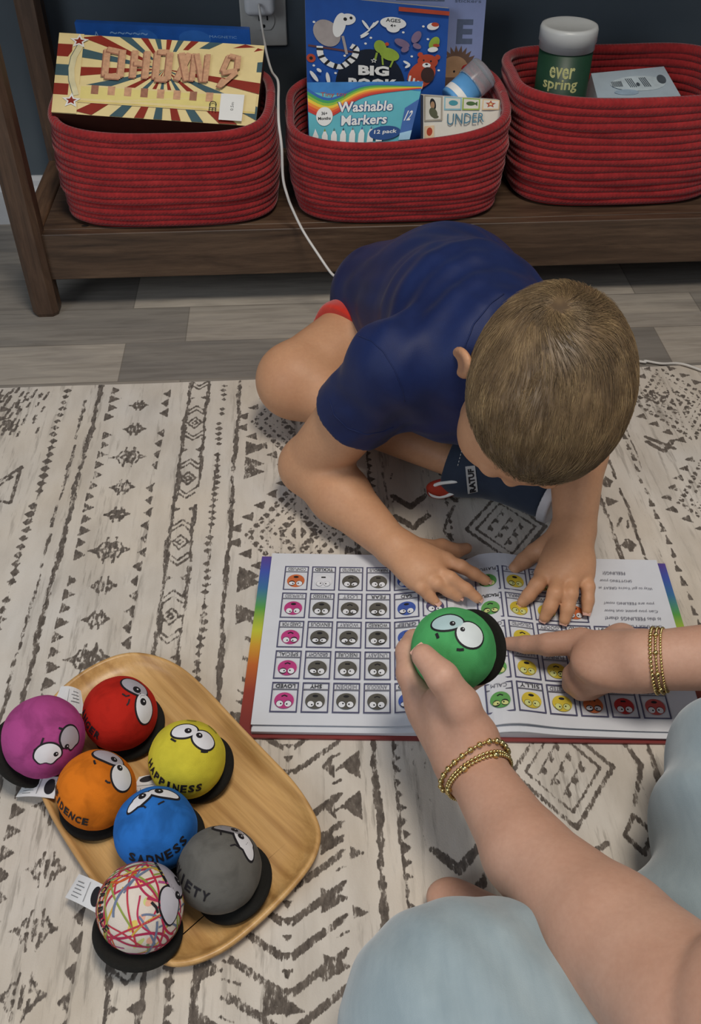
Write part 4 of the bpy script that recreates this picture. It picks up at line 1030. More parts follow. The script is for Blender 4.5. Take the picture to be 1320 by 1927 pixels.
def scribble(mb, S, D3):
    rnd = random.Random(5)
    cols = [plain('scribble_'+c, c, .8, .05) for c in ('b8264a','b83446','a8284e','c85a2c','8a9a44','6a7690','c8a03c','b02a50','7c8a5c','b04a80')]
    blot = [plain('blotch_'+c, c, .85, .05) for c in ('dcc48a','e0a890','d8c060','e6b070','c8cc80')]
    h = .00005
    for i in range(46):
        d0 = Vector((rnd.gauss(0,1), rnd.gauss(0,1), rnd.gauss(0,1))).normalized(); u = d0.orthogonal().normalized(); v = d0.cross(u); a = rnd.uniform(.10,.26); b = rnd.uniform(.05,.12); n = 18
        P = [(math.cos(2*math.pi*k/n)*a, math.sin(2*math.pi*k/n)*b) for k in range(n)]; V = [S(d0, h)]+[S((d0+u*x*.5+v*y*.5).normalized(), h) for x, y in P]+[S((d0+u*x+v*y).normalized(), h) for x, y in P]
        mb.add(V, [(0,1+k,1+(k+1)%n) for k in range(n)]+[(1+k,1+n+k,1+n+(k+1)%n,1+(k+1)%n) for k in range(n)], blot[i % 5]); h += .000003
    for i in range(74):
        ax = Vector((rnd.gauss(0,1), rnd.gauss(0,1), rnd.gauss(0,1))).normalized(); of = rnd.uniform(-.75,.75); rr = math.sqrt(1-of*of); u = ax.orthogonal().normalized(); v = ax.cross(u)
        t0 = rnd.uniform(0, 6.28); L = rnd.uniform(1.4, 4.0); n = int(L*16); w = rnd.uniform(.040,.066); V = []; wb = rnd.uniform(.03,.12); fq = rnd.uniform(2,5)
        for k in range(n+1):
            t = t0+L*k/n; o2 = of+wb*math.sin(fq*t); r2 = math.sqrt(max(.05, 1-o2*o2)); d = ax*o2+(u*math.cos(t)+v*math.sin(t))*r2; d.normalize()
            s = ax-d*ax.dot(d); s.normalize(); V += [S((d+s*w/2).normalized(), h), S((d-s*w/2).normalized(), h)]
        mb.add(V, [(2*k,2*k+1,2*k+3,2*k+2) for k in range(n)], cols[i % len(cols)]); h += .0000035
tear = lambda x, y: (x*(1-.25*max(0, -y)), y)
m7 = ball('plush_ball', 'white plush ball covered in multicoloured scribbles at the near end of the tray', (265,1707), .0520, .0326, m_plush('white_plush','ddd2c6', .9), (-.02,-.62),
    [((.66,.68,.34,.20,-.95), (.78,.55,.07), SILV), ((.655,.03,.24,.37,.30), (.79,.25,.08), plain('pearl_satin','c4c2cc',.45,.02), tear)],
    [([(.22,.10),(.33,.0),(.38,-.12)], .06)],
    ('SCRIBBLE', [(-.74,.56),(-.85,.30),(-.88,.02),(-.83,-.25),(-.68,-.50)]), seed=7, base_r=.0345, extra=scribble, tsize=.24)
care_tag(m7[0], [PZ(123,1689,.020), PZ(186,1721,.034), PZ(200,1668,.036), PZ(149,1645,.022)], dark=M_OUT)
GC = PZ(853,1222,.170)
m8 = ball('plush_ball', 'green plush ball with crossed eyes held in the adult hand above the open book', (853,1222), .170, .0335, m_plush('green_plush','4fa562', .78), (.56,.06),
    [((-.12,.62,.33,.19,.05), (.0,.58,.058), plain('pale_ice_satin','a9c2c4',.5,.02)), ((.40,.34,.31,.29,0), (.22,.445,.052), plain('bright_white_satin','d3dbdb',.5,.02))],
    [([(-.37,.36),(-.35,.31),(-.33,.25)], .07), ([(.08,.0),(.16,-.01),(.24,.0)], .06)], seed=8, group=None)
# ================================================================== OPEN BOOK
ZB = RUGZ
pc = dict(LT=(-.0445,.7315), LB=(-.0635,.5105), gT=(.165,.7150), gB=(.146,.4950), RT=(.3735,.6975), RB=(.356,.4795))
bk = thing('picture_book', 'open picture book with a grid of little round faces lying on the rug', 'book', (.155,.605,ZB))
def page_fn(side):
    if side < 0: TL, TR, BR, BL = pc['LT'], pc['gT'], pc['gB'], pc['LB']
    else: TL, TR, BR, BL = pc['gT'], pc['RT'], pc['RB'], pc['gB']
    def fn(u, v, h):   # u 0..1 left to right, v 0..1 near to far
        x = (BL[0]*(1-u)+BR[0]*u)*(1-v)+(TL[0]*(1-u)+TR[0]*u)*v; y = (BL[1]*(1-u)+BR[1]*u)*(1-v)+(TL[1]*(1-u)+TR[1]*u)*v
        g = (1-u) if side < 0 else u          # distance from the gutter
        z = ZB+.0125+.0065*math.exp(-((g-.17)/.13)**2)-.0085*math.exp(-(g/.045)**2)
        if side > 0: z += .0022*math.sin(g*5+.5)*(1-v)
        return Vector((x, y, z+h))
    return fn
PAPER = plain('white_paper', 'cfd2d8', .5, .01)
def rainbow():
    m = mk('rainbow_cover'); t = NT(m); a = t.node('ShaderNodeAttribute', attribute_name='vpos').outputs['Fac']
    t.put(t.ramp(a, [(.0, srgb('7a3230')), (.22, srgb('8e3a2c')), (.36, srgb('b8622c')), (.46, srgb('c89434')), (.55, srgb('bcbf3c')), (.68, srgb('579a48')), (.80, srgb('3f6f9a')), (.90, srgb('4558a8')), (1.0, srgb('5a4690'))]), t.b.inputs['Base Color']); t.b.inputs['Roughness'].default_value = .4; return m
# cover boards
for side in (-1, 1):
    fn = page_fn(side); K = 30; V = []; ex = .058
    for s in (0, 1):
        for j in range(K+1):
            for u in ((-ex, 1.0) if side < 0 else (0.0, 1+ex)):
                p = fn(u, -.036+1.054*j/K, 0); V.append((p.x, p.y, ZB+.0010+.0022*s))
    F = []; o_ = 2*(K+1)
    for j in range(K):
        F += [(2*j, 2*j+2, 2*j+3, 2*j+1), (o_+2*j, o_+2*j+1, o_+2*j+3, o_+2*j+2), (2*j, o_+2*j, o_+2*j+2, 2*j+2), (2*j+1, 2*j+3, o_+2*j+3, o_+2*j+1)]
    F += [(0, 1, o_+1, o_), (2*K, o_+2*K, o_+2*K+1, 2*K+1)]
    mb = MB(); mb.add(V, F, rainbow()); o = mb.build('cover', bk)
    at = o.data.attributes.new('vpos', 'FLOAT', 'POINT'); at.data.foreach_set('value', np.array([j/K for s in (0,1) for j in range(K+1) for _ in (0,1)], dtype=np.float32))
# page stacks under the top leaves
def leaf(side, z0, z1, off, name, sh=(0,0), mat=PAPER):
    fn = page_fn(side); K = 28; L = 8; V = []; F = []
    for s in (0, 1):
        for i in range(K+1):
            for j in range(L+1):
                u, v = i/K, j/L; p = fn(u, v, 0); k = (p.z-ZB-.0125); z = ZB+(.0034 if s == 0 else z1+k*off); z = z if s == 0 else max(z, ZB+.0042)
                if s == 0 and z0 is not None: z = ZB+z0+k*off*.9
                V.append((p.x+sh[0], p.y+sh[1], z))
    n = (K+1)*(L+1); I = lambda i, j, s: s*n+i*(L+1)+j
    for i in range(K):
        for j in range(L): F += [(I(i,j,1), I(i+1,j,1), I(i+1,j+1,1), I(i,j+1,1)), (I(i,j,0), I(i,j+1,0), I(i+1,j+1,0), I(i+1,j,0))]
    for i in range(K): F += [(I(i,0,0), I(i+1,0,0), I(i+1,0,1), I(i,0,1)), (I(i,L,1), I(i+1,L,1), I(i+1,L,0), I(i,L,0))]
    for j in range(L): F += [(I(0,j,1), I(0,j+1,1), I(0,j+1,0), I(0,j,0)), (I(K,j,0), I(K,j+1,0), I(K,j+1,1), I(K,j,1))]
    mb = MB(); mb.add(V, F, mat); return mb.build(name, bk, smooth=False)
for side in (-1, 1):
    leaf(side, None, .0072, .45, 'page_block', (.0 if side < 0 else .002, -.004))
    leaf(side, .0085, .0091, .75, 'page', (-.001*side, -.0055))
    leaf(side, .0120, .0124, 1.0, 'page', (0, 0))
# printing, seen upside down from the near side (the book faces the child)
NAVYL = plain('navy_line_print','4a4a66',.55,.02); GYL = plain('grey_line_print','6a6a74',.55,.02)
CC = dict(p=plain('pink_print','b23a78',.5,.05), g=plain('olive_grey_print','55534c',.5,.05), b=plain('blue_print','3f57a0',.5,.05), n=plain('green_print','5c9a52',.5,.05), y=plain('yellow_face_print','c9b43a',.5,.05), o=plain('orange_print','c4693c',.5,.05), r=plain('red_print','b03030',.5,.05), w=plain('white_face_print','d3d5da',.5,.01), k=plain('dusk_print','4d4868',.5), s=plain('salmon_print','b8504c',.5,.05))
WH = plain('face_white_print','dadce0',.5,.01)
left_rows = [['CONFUSED','TICKLED','INTERESTED','NERVOUS','GUILTY','LONELY'],['SURPRISED','STRESSED','LOST','FEAR','SAD','GLUM'],['CARED FOR','ENVIOUS','WORRY','WORRIED','GRIEF','MOODY'],['SPECIAL','GROUCHY','INSECURE','UNEASY','UPSET','SORRY'],['LOVED','SHY','HIDDEN','ANXIOUS','TIRED','HURT']]
left_cols = ['opppp','w'+'gggg','ggggg','ggggg','bbbbb','kkbbb']
right_rows = [['PLAYFUL','GREAT','PROUD','MISCHIEF'],['PEACEFUL','THANKFUL','JOY','SILLY'],['CREATIVE','DELIGHTED','GOOFY','EXCITED','GRUMPY','BITTER'],['BRAVE','HAPPY','FUNNY','BUBBLY','ANGRY','RAGE'],['CALM','SILLY','EXCITED','RATTLED','FURIOUS','UPSET']]
right_cols = ['nnnnn','yyyyy','yyyyy','ooooo','rrrrr','sssss']
def cell(D, cx, cy, w, h, lab, col, seed):
    rr = random.Random(seed); D.line([(cx-w/2,cy-h/2),(cx+w/2,cy-h/2),(cx+w/2,cy+h/2),(cx-w/2,cy+h/2)], .0062, NAVYL, closed=True)
    D.line([(cx-w/2,cy+h*.27),(cx+w/2,cy+h*.27)], .006, GYL)
    D.text(lab, (cx,cy+h*.385), .020, INK if rr.random() < .45 else GYL, rot=math.pi, width=min(w*.78, .018*len(lab)), bold=.02 if rr.random() < .25 else 0)
    R = w*.38; y0 = cy-h*.12; c = CC[col]; D.ell((cx, y0), R, R*.93, c)
    line = INK if col != 'w' else GYL
    ey = y0-R*.38; e = R*.34; tilt = rr.choice((0,.0,.2,-.2))
    lit = plain('lime_eye_print','c9cf86',.5) if col in 'ny' else WH
    for s in (-1, 1):
        D.ell((cx+s*R*.42, ey+rr.uniform(-.002,.002)), e*1.12, e*1.12, line, n=16); D.ell((cx+s*R*.42, ey), e, e*rr.choice((1,1,.72)), lit, rot=s*tilt, n=16); D.ell((cx+s*R*.42-s*e*.35, ey+e*rr.uniform(-.3,.3)), e*.28, e*.28, INK, n=8)
    k = rr.randint(0, 2)
    if k == 0: D.ell((cx, y0+R*.55), R*.30, R*.16, INK, n=14)
    elif k == 1: D.line([(cx-R*.3, y0+R*.45),(cx, y0+R*.60),(cx+R*.3, y0+R*.45)], .007, INK)
    else: D.line([(cx-R*.25, y0+R*.55),(cx+R*.25, y0+R*.55)], .009, INK)
for side, rows, cols in ((-1, left_rows, left_cols), (1, right_rows, right_cols)):
    D = Decal(page_fn(side), MB(), step=.000004, h0=.00025)
    for r_ in range(5):
        for c_ in range(len(rows[r_])):
            cx = (.137+.1395*c_) if side < 0 else (.105+.139*c_); cy = .835-.1745*r_
            cell(D, cx, cy, .117, .150, rows[r_][c_], cols[c_][r_], r_*17+c_+side*100)
    if side > 0:
        for i, s in enumerate(('FEELINGS!','SPOTTING your','Way to go! You\'re GREAT at','','you are FEELING now?','Can you point out how','is this FEELINGS chart!','One trick I use A LOT')):
            if s: D.text(s, (.80-.0 + (.0 if i > 1 else -.04), .90-.048*i), .020, GYL, rot=math.pi, width=min(.27, .0125*len(s)))
    D.mb.build('printed_grid', bk)
# ================================================================== CHILD
def m_skin(name, c0, c1, sss=.12):
    m = mk(name); t = NT(m); o = t.coord(); n = t.noise(o, 16, 4, .6); n2 = t.noise(o, 260, 3, .6)
    c = t.ramp(n, [(.3, srgb(c0)), (.7, srgb(c1))]); c = t.mix(1.0, c, t.ramp(n2, [(.3,(.95,.93,.92)),(.7,(1.02,1.02,1.02))]), 'MULTIPLY')
    t.put(c, t.b.inputs['Base Color']); t.b.inputs['Roughness'].default_value = .52; t.b.inputs['Specular IOR Level'].default_value = .35
    t.b.inputs['Subsurface Weight'].default_value = sss; t.b.inputs['Subsurface Radius'].default_value = (.009,.0035,.0018); t.b.inputs['Subsurface Scale'].default_value = 1.0
    t.bump(n2, .10, .0004); return m
SKC = m_skin('child_skin', 'be8d6a', 'ca9a76'); SKA = m_skin('adult_skin', 'bd917a', 'c9a08a')
NAIL = plain('finger_nail', 'd6a795', .35, .02)
def fabric(name, c0, c1, wscale=1500, rough=.85, sheen=.3, streak=None):
    m = mk(name); t = NT(m); o = t.coord(); n = t.noise(o, 22, 4, .6)
    c = t.ramp(n, [(.3, srgb(c0)), (.7, srgb(c1))])
    if streak: c = t.mix(1.0, c, t.ramp(t.noise(t.mapping(o, streak), 60, 3, .7), [(.3,(.90,.91,.92)),(.7,(1.07,1.06,1.05))]), 'MULTIPLY')
    t.put(c, t.b.inputs['Base Color']); t.b.inputs['Roughness'].default_value = rough; t.b.inputs['Sheen Weight'].default_value = sheen; t.b.inputs['Specular IOR Level'].default_value = .25
    t.bump(t.noise(o, wscale, 2), .3, .0005); return m
def pz(px, py, z): return np.array(PZ(px, py, z))
child = thing('person', 'young child in a navy shirt and red shorts sitting cross legged, hands on the book', 'person', (.16, 1.02, 0))
# ---- head frame (from the tilt of the head towards the book)
HC = PD(1029, 733, .868); HZ = (CR*.19-CU*.07+CN*.97).normalized(); HY = (CR*(-.20)+CU*(-.98)+CN*(-.05)); HY = (HY-HZ*HY.dot(HZ)).normalized(); HX = HY.cross(HZ).normalized()
HM = [list(HX), list(HY), list(HZ)]
def hd(x, y, z): return np.array(HC+HX*x+HY*y+HZ*z)
P0, C1, C2, C3 = np.array((.175,1.070,.095)), np.array((.170,.975,.175)), np.array((.172,.865,.218)), np.array((.182,.795,.233))
LB = pz(722,560,.125); SR, SL = np.array((.088,.780,.228)), np.array((.265,.815,.225))
ELR, WRR = pz(585,878,.058), pz(738,1026,.046); ELL, WRL = np.array((.306,.845,.125)), pz(1082,992,.056)
HPR, KNR, ANR = np.array((.115,1.075,.092)), pz(556,716,.085), pz(846,864,.052)
HPL, KNL, ANL = np.array((.215,1.075,.090)), np.array((.325,.905,.105)), pz(770,812,.052)
S = SDF((-.085,.60,.0085), (.400,1.20,.375), .00200)
def torso(S, e=0, k=.03):
    S.ell(P0, (.098+e,.085+e,.080+e), None, k); S.cone(P0, C1, .082+e, .084+e, k); S.cone(C1, C2, .084+e, .080+e, k); S.cone(C2, C3, .078+e, .066+e, k)
    S.cone(LB, C1, .060+e, .080+e, k); S.cone(LB, C2, .060+e, .066+e, k); S.cone(C3, SR, .055+e, .041+e, k); S.cone(C3, SL, .055+e, .041+e, k)
torso(S, -.005)
def arm_r(S, e=0, k=.012): S.cone(SR, ELR, .039+e, .034+e, k); S.cone(ELR, WRR, .034+e, .0215+e, k)
S.cone(SR, ELR+(SR-ELR)*.12, .039, .0350, .02); mid = ELR*.62+WRR*.38; S.ell(ELR+np.array((-.002,.003,0)), (.0345,.0345,.033), None, .012)
S.cone(ELR, mid, .0335, .0325, .010); S.cone(mid, WRR, .0325, .0205, .012)
S.cone(SL, ELL, .039, .034, .02); mid = ELL*.6+WRL*.4; S.cone(ELL, mid, .034, .0315, .012); S.cone(mid, WRL, .0315, .0225, .012)
# legs
S.cone(HPR, KNR, .062, .045, .02); S.ell(KNR, (.0465,.0465,.0465), None, .01); md = KNR*.6+ANR*.4; S.cone(KNR, md, .041, .0355, .012); S.cone(md, ANR, .0355, .0200, .012)
S.cone(HPL, KNL, .062, .045, .02); md = KNL*.6+ANL*.4+np.array((0,0,.002)); S.cone(KNL, md, .041, .0350, .012); S.cone(md, ANL, .0350, .023, .012); S.cone(ANL, ANL+np.array((-.055,.045,-.012)), .022, .018, .01)
# ---- hands
def finger(S, P, R, k=.0022):
    P = [pz(*p) for p in P]
    for i in range(len(P)-1): S.cone(P[i], P[i+1], R[i], R[i+1], .0035 if i else k)
    return P
zt = .0275
def hand_r(S):
    kn = [pz(839,1056,.043), pz(818,1074,.0445), pz(799,1088,.043), pz(779,1093,.040)]
    for q, r in zip(kn, (.0105,.0108,.0105,.0100)): S.cone(WRR*.85+q*.15, q, .0155, r, .010)
    S.ell((WRR+kn[1]+kn[2])/3+np.array((0,0,.002)), (.024,.022,.014), None, .010)
    r0, r1, r2, r3 = .0082, .0070, .0064, .0055
    P = [finger(S, [(839,1056,.043),(868,1066,.0440),(893,1080,.0350),(915,1093,zt)], (r0,r1,r2,r3)),
         finger(S, [(818,1074,.0445),(848,1088,.0455),(878,1109,.0360),(899,1126,zt)], (r0,r1,r2,r3)),
         finger(S, [(799,1088,.043),(822,1098,.0440),(845,1112,.0340),(862,1123,zt)], (r0,r1,r2,r3)),
         finger(S, [(779,1093,.040),(793,1106,.0400),(808,1121,.0320),(820,1133,zt)], (r0*.92,r1*.92,r2*.92,r3*.92))]
    S.cone(WRR, pz(800,1036,.036), .015, .0115, .010)
    P.append(finger(S, [(800,1036,.036),(832,1029,.0300),(858,1037,.0250),(878,1032,.0235)], (.0110,.0088,.0080,.0064), .006)); return P
def hand_l(S):
    kn = [pz(1025,1080,.0425), pz(1052,1088,.0445), pz(1077,1088,.0435), pz(1102,1082,.0405)]
    for q, r in zip(kn, (.0110,.0112,.0108,.0100)): S.cone(WRL*.85+q*.15, q, .0165, r, .010)
    S.ell((WRL+kn[1]+kn[2])/3+np.array((0,0,.001)), (.026,.024,.014), None, .010)
    r0, r1, r2, r3 = .0088, .0078, .0070, .0060
    P = [finger(S, [(1025,1080,.0425),(1011,1101,.0435),(996,1120,.0350),(984,1133,zt)], (r0,r1,r2,r3)),
         finger(S, [(1052,1088,.0445),(1045,1117,.0455),(1035,1144,.0360),(1026,1162,zt)], (r0,r1,r2,r3)),
         finger(S, [(1077,1088,.0435),(1074,1118,.0440),(1069,1146,.0350),(1063,1167,zt)], (r0,r1,r2,r3)),
         finger(S, [(1102,1082,.0405),(1107,1105,.0400),(1107,1130,.0330),(1105,1149,zt)], (r0*.92,r1*.92,r2*.92,r3*.92))]
    S.cone(WRL, pz(1030,1030,.036), .018, .0125, .010)
    P.append(finger(S, [(1030,1030,.036),(1006,1040,.0300),(986,1056,.0255),(969,1070,.0240)], (.0120,.0098,.0088,.0070), .006)); return P
FR, FL = hand_r(S), hand_l(S)
# ---- neck and head
S.cone(C3, hd(0,-.045,-.075), .046, .036, .02); S.cone(hd(0,-.045,-.085), hd(0,-.03,-.03), .036, .040, .015)
S.ell(hd(0,-.004,.004), (.0695,.0865,.0735), HM, .008)
S.ell(hd(0,.030,-.050), (.050,.048,.050), HM, .022); S.ell(hd(0,.058,-.085), (.020,.018,.016), HM, .018)
for s in (-1, 1): S.ell(hd(s*.032,.048,-.046), (.027,.029,.030), HM, .020)
S.ell(hd(0,.040,-.018), (.060,.047,.045), HM, .02)
for s in (-1, 1): S.ell(hd(s*.029,.090,-.022), (.012,.010,.009), HM, .008, 'sub')
for s in (-1, 1): S.ell(hd(s*.028,.077,-.023), (.0125,.0115,.0115), HM, .006)
S.cone(hd(0,.078,-.018), hd(0,.085,-.042), .006, .0080, .008); S.ell(hd(0,.070,-.064), (.016,.009,.006), HM, .006)
EAR = []
for s in (-1, 1):
    ex = Vector(HX)*s; ear_n = (ex*.80+HY*.45-HZ*.0).normalized(); ez = (HZ-ear_n*HZ.dot(ear_n)).normalized(); ey = ear_n.cross(ez)
    c = hd(s*.0765,-.010,-.026); M_ = [list(ear_n), list(ey), list(ez)]
    S.ell(c, (.0062,.0155,.0240), M_, .004); S.ell(c+np.array(ear_n)*.006+np.array(ey)*.001, (.0050,.0100,.0165), M_, .003, 'sub')
body = S.mesh('body', SKC, child, smooth=1)
# nails
def nails(P, root, mat, w=.0042, l=.0052, up=Vector((0,0,1))):
    for q in P:
        a, b = Vector(q[-2]), Vector(q[-1]); d = (b-a).normalized(); s = d.cross(up).normalized(); n = s.cross(d).normalized(); mb = MB(); V = []
        c = b+n*.0042+d*.0006
        for j in range(5):
            for i in range(5):
                u, v = (i-2)/2, (j-2)/2; V.append(c+s*u*w*(1-.12*v*v)+d*v*l-n*(u*u*.0016+max(0,v)**2*.0010))
        mb.add(V, [(j*5+i, j*5+i+1, j*5+i+6, j*5+i+5) for j in range(4) for i in range(4)], mat); mb.build('finger_nail', root, smooth=True)
nails(FR, child, NAIL); nails(FL, child, NAIL)
# ---- hair: cap plus combed strands
S = SDF(tuple(np.array(HC)-.13), tuple(np.array(HC)+.13), .0022)
S.ell(hd(0,-.004,.006), (.0755,.0930,.0800), HM, 0)
def hairline(y): return np.interp(y, [-.11,-.06,-.035,-.022,-.004,.010,.030,.045,.062,.075,.10], [-.066,-.062,-.050,-.012,-.010,-.028,-.030,-.010,.006,.018,.024])
def cutf(X, Y, Z):
    hy = (X-HC.x)*HY.x+(Y-HC.y)*HY.y+(Z-HC.z)*HY.z; hz = (X-HC.x)*HZ.x+(Y-HC.y)*HZ.y+(Z-HC.z)*HZ.z; return hairline(hy)-hz
X, Y, Z = S._grid((slice(None),)*3); d_ = cutf(X, Y, Z); hh = np.clip(.5-.5*(S.F-d_)/.006, 0, 1); S.F = (S.F*(1-hh)+d_*hh+.006*hh*(1-hh)).astype(np.float32)
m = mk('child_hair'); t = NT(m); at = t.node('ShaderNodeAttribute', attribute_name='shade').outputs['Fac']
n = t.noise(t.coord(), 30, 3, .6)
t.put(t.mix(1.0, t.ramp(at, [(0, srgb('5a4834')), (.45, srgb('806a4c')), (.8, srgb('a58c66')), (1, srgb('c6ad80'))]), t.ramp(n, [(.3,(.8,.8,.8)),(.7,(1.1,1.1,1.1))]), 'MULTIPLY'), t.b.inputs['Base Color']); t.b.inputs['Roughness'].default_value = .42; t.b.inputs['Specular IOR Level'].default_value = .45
M_HAIR = m
cap = S.mesh('hair', M_HAIR, None, smooth=2); capV = S.V; capF = S.Q; bpy.data.objects.remove(cap)
WH_ = Vector(hd(0,0,0)) # whorl position in head coordinates
whl = Vector((.024,-.058,.054)); rnd = random.Random(3)
rc = np.array([list(HX), list(HY), list(HZ)])
Vs = []; Fs = []; Sh = []
eA = np.array((.0755,.0930,.0800)); eC = np.array((0,-.004,.006))
NS = 21000; cnt = 0
def shell(d, off): # point on the scalp ellipsoid in head coords
    return np.array(d)*eA*(1+off/.08)+eC
wd_ = ((np.array(whl)-eC)/eA); wd_ /= np.linalg.norm(wd_)
while cnt < NS:
    d = np.array([rnd.gauss(0,1), rnd.gauss(0,1), rnd.gauss(0,1)]); d /= np.linalg.norm(d)
    if cnt % 14 == 0: d = wd_+.10*d; d /= np.linalg.norm(d)
    p = shell(d, 0)
    if p[2] < float(hairline(p[1]))+.001: continue
    cnt += 1
    away = d-wd_*d.dot(wd_); aw = away/(np.linalg.norm(away)+1e-6); flow = np.cross(wd_, aw); near = float(np.clip((d.dot(wd_)-.80)/.2, 0, 1))
    fwd = np.array((-.04,1.0,-.18)); tdir = aw*(.75-.3*near)+flow*1.1*near+fwd*.75*(1-near)+np.array([rnd.gauss(0,.10), rnd.gauss(0,.10), rnd.gauss(0,.10)])
    # clumping: nearby strands share a lean
    cl = MN.noise(Vector(d*7)); tdir = tdir+np.cross(d, tdir)*cl*.35
    side = float(np.clip((.02-p[2])/.05, 0, 1)); L = rnd.uniform(.016,.030)*(1-.55*side); lift = rnd.uniform(.0004,.0020)*(1-.5*side)
    if near > 0: lift *= 1.3
    K = 5; pts = []; q = d.copy()
    for k in range(K):
        tt = tdir-q*tdir.dot(q); tt /= np.linalg.norm(tt)+1e-9; pts.append(shell(q/np.linalg.norm(q), -.001+lift*(k/(K-1))**1.3*1.6-.0008*(k == K-1)))
        q = q+tt*(L/(K-1))/.082; q /= np.linalg.norm(q)
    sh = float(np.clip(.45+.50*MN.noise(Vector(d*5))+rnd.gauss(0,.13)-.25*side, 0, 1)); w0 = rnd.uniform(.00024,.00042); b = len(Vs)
    for k in range(K):
        p_ = pts[k]; tg = pts[min(k+1,K-1)]-pts[max(k-1,0)]; tg /= np.linalg.norm(tg)+1e-9; nn = p_-eC; nn /= np.linalg.norm(nn); sd = np.cross(tg, nn); w = w0*(1-.75*k/(K-1))
        for o3 in (sd*w, -sd*w, nn*w*1.2): Vs.append(p_+o3)
        Sh += [sh]*3
    for k in range(K-1):
        a = b+3*k
        for x, y in ((0,1),(1,2),(2,0)): Fs.append((a+x, a+y, a+3+y, a+3+x))
Vs = np.array(Vs) @ rc+np.array(HC)
nb = len(capV); capSh = []
lc = (capV-np.array(HC)) @ rc.T
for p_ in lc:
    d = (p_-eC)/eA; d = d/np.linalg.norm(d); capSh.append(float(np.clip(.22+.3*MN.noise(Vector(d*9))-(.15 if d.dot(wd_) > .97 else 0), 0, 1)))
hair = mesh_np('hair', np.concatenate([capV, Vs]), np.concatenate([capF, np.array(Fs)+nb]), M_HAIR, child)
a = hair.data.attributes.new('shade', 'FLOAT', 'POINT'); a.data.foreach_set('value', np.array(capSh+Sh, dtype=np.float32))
from mathutils.bvhtree import BVHTree
def hug(sdf, px, py, off=.0008):
    """world point where the sight line from the viewpoint meets a modelled surface"""
    bv = sdf; o_, d_ = CAM, ray(px, py).normalized(); r_ = bv.ray_cast(o_, d_)
    return (r_[0]+r_[1]*off) if r_[0] is not None else None
def bvh_of(S): return BVHTree.FromPolygons([tuple(v) for v in S.V], [tuple(int(i) for i in q) for q in S.Q])
# ---- shirt
S = SDF((-.04,.68,.02), (.40,1.20,.36), .0024)
torso(S, .003, .028)
CUR = SR*.54+ELR*.46; CUL = SL*.4+ELL*.6
S.cone(SR, CUR, .043, .0415, .016, flat=None); S.cone(SR+(CUR-SR)*.7, CUR, .041, .0445, .008)
S.cone(SL, CUL, .046, .046, .022)
S.ell(C2*.5+C3*.5+np.array((-.01,-.015,-.045)), (.085,.07,.065), None, .03)
def folds(X, Y, Z):
    u = (X-.085)*.55+(Y-.775)*-.83; v = (X-.085)*.83+(Y-.775)*.55        # across / along the pull from shoulder to neck
    f = .0018*np.sin(u*170+2.0*np.sin(v*26)+Z*22)*np.clip(1.25-np.hypot(X-.13,Y-.82)/.10, 0, 1)*np.clip((Z-.12)/.08, 0, 1)
    g = .0016*np.sin(Y*62-X*50+2.6*np.sin(X*34+Y*20))*np.clip(1.2-np.hypot(X-.235,Y-.89)/.11, 0, 1)
    h = .0010*np.sin(X*85+Y*35+2.5*np.sin(Y*31))*np.clip(1.2-np.hypot(X-.11,Y-1.0)/.12, 0, 1)
    return f+g+h+.0006*np.sin(X*170+Y*120+3*np.sin(Z*60))
S.field(folds)
dn = Vector(CUR-SR).normalized(); S.plane(Vector(CUR), dn, .003, CUR-.075, CUR+.075)
dn = Vector(CUL-SL).normalized(); S.plane(Vector(CUL), dn, .003, CUL-.06, CUL+.06)
S.plane((.15,1.0,.080), (-.05,.10,-1), .004)            # hem
nk = Vector(hd(0,-.045,-.044)); S.plane(nk, (Vector(hd(0,-.04,0))-Vector(C3)).normalized(), .004, np.array(nk)-.05, np.array(nk)+.06)
S.mesh('t_shirt', fabric('navy_sport_knit', '101d47', '172756', 1600, .55, .05), child, smooth=2)
shirt = child.children[-1]; SBV = bvh_of(S)
def seam(name, P, r=.0006, mat=None):
    Q = []
    for i in range(len(P)-1):
        for k in range(6):
            px = P[i][0]*(1-k/6)+P[i+1][0]*k/6; py = P[i][1]*(1-k/6)+P[i+1][1]*k/6; h = hug(SBV, px, py, .0001)
            if h is not None: Q.append(h)
    if len(Q) > 3:
        Q = catmull(Q[::2], 3); tube(Q, r, name, mat or shirt.data.materials[0], shirt, nseg=6)
seam('sleeve_seam', [(676,632),(700,642),(722,662),(742,694),(757,730),(764,768)])
seam('sleeve_hem', [(620,752),(630,782),(655,806),(690,818),(722,812),(750,800)], .0005)
seam('collar_seam', [(872,690),(876,650),(892,610),(925,570),(960,545)], .0009)
# ---- shorts
S = SDF((0,.90,.005), (.36,1.20,.20), .0026)
S.ell(P0, (.104,.090,.084), None, .02); S.cone(HPR, HPR*.42+KNR*.58, .071, .060, .02); S.cone(HPL, HPL*.45+KNL*.55, .071, .058, .02)
S.field(lambda X, Y, Z: .0018*np.sin(X*120+Y*60+2*np.sin(Z*50)))
for h_, k_ in ((HPR, KNR), (HPL, KNL)):
    c = h_*.48+k_*.52; S.plane(Vector(c), Vector(k_-h_).normalized(), .003, c-.08, c+.08)
S.mesh('shorts', fabric('red_shorts_cloth', 'b82414', 'd03420', 1500, .8, .3), child, smooth=2)
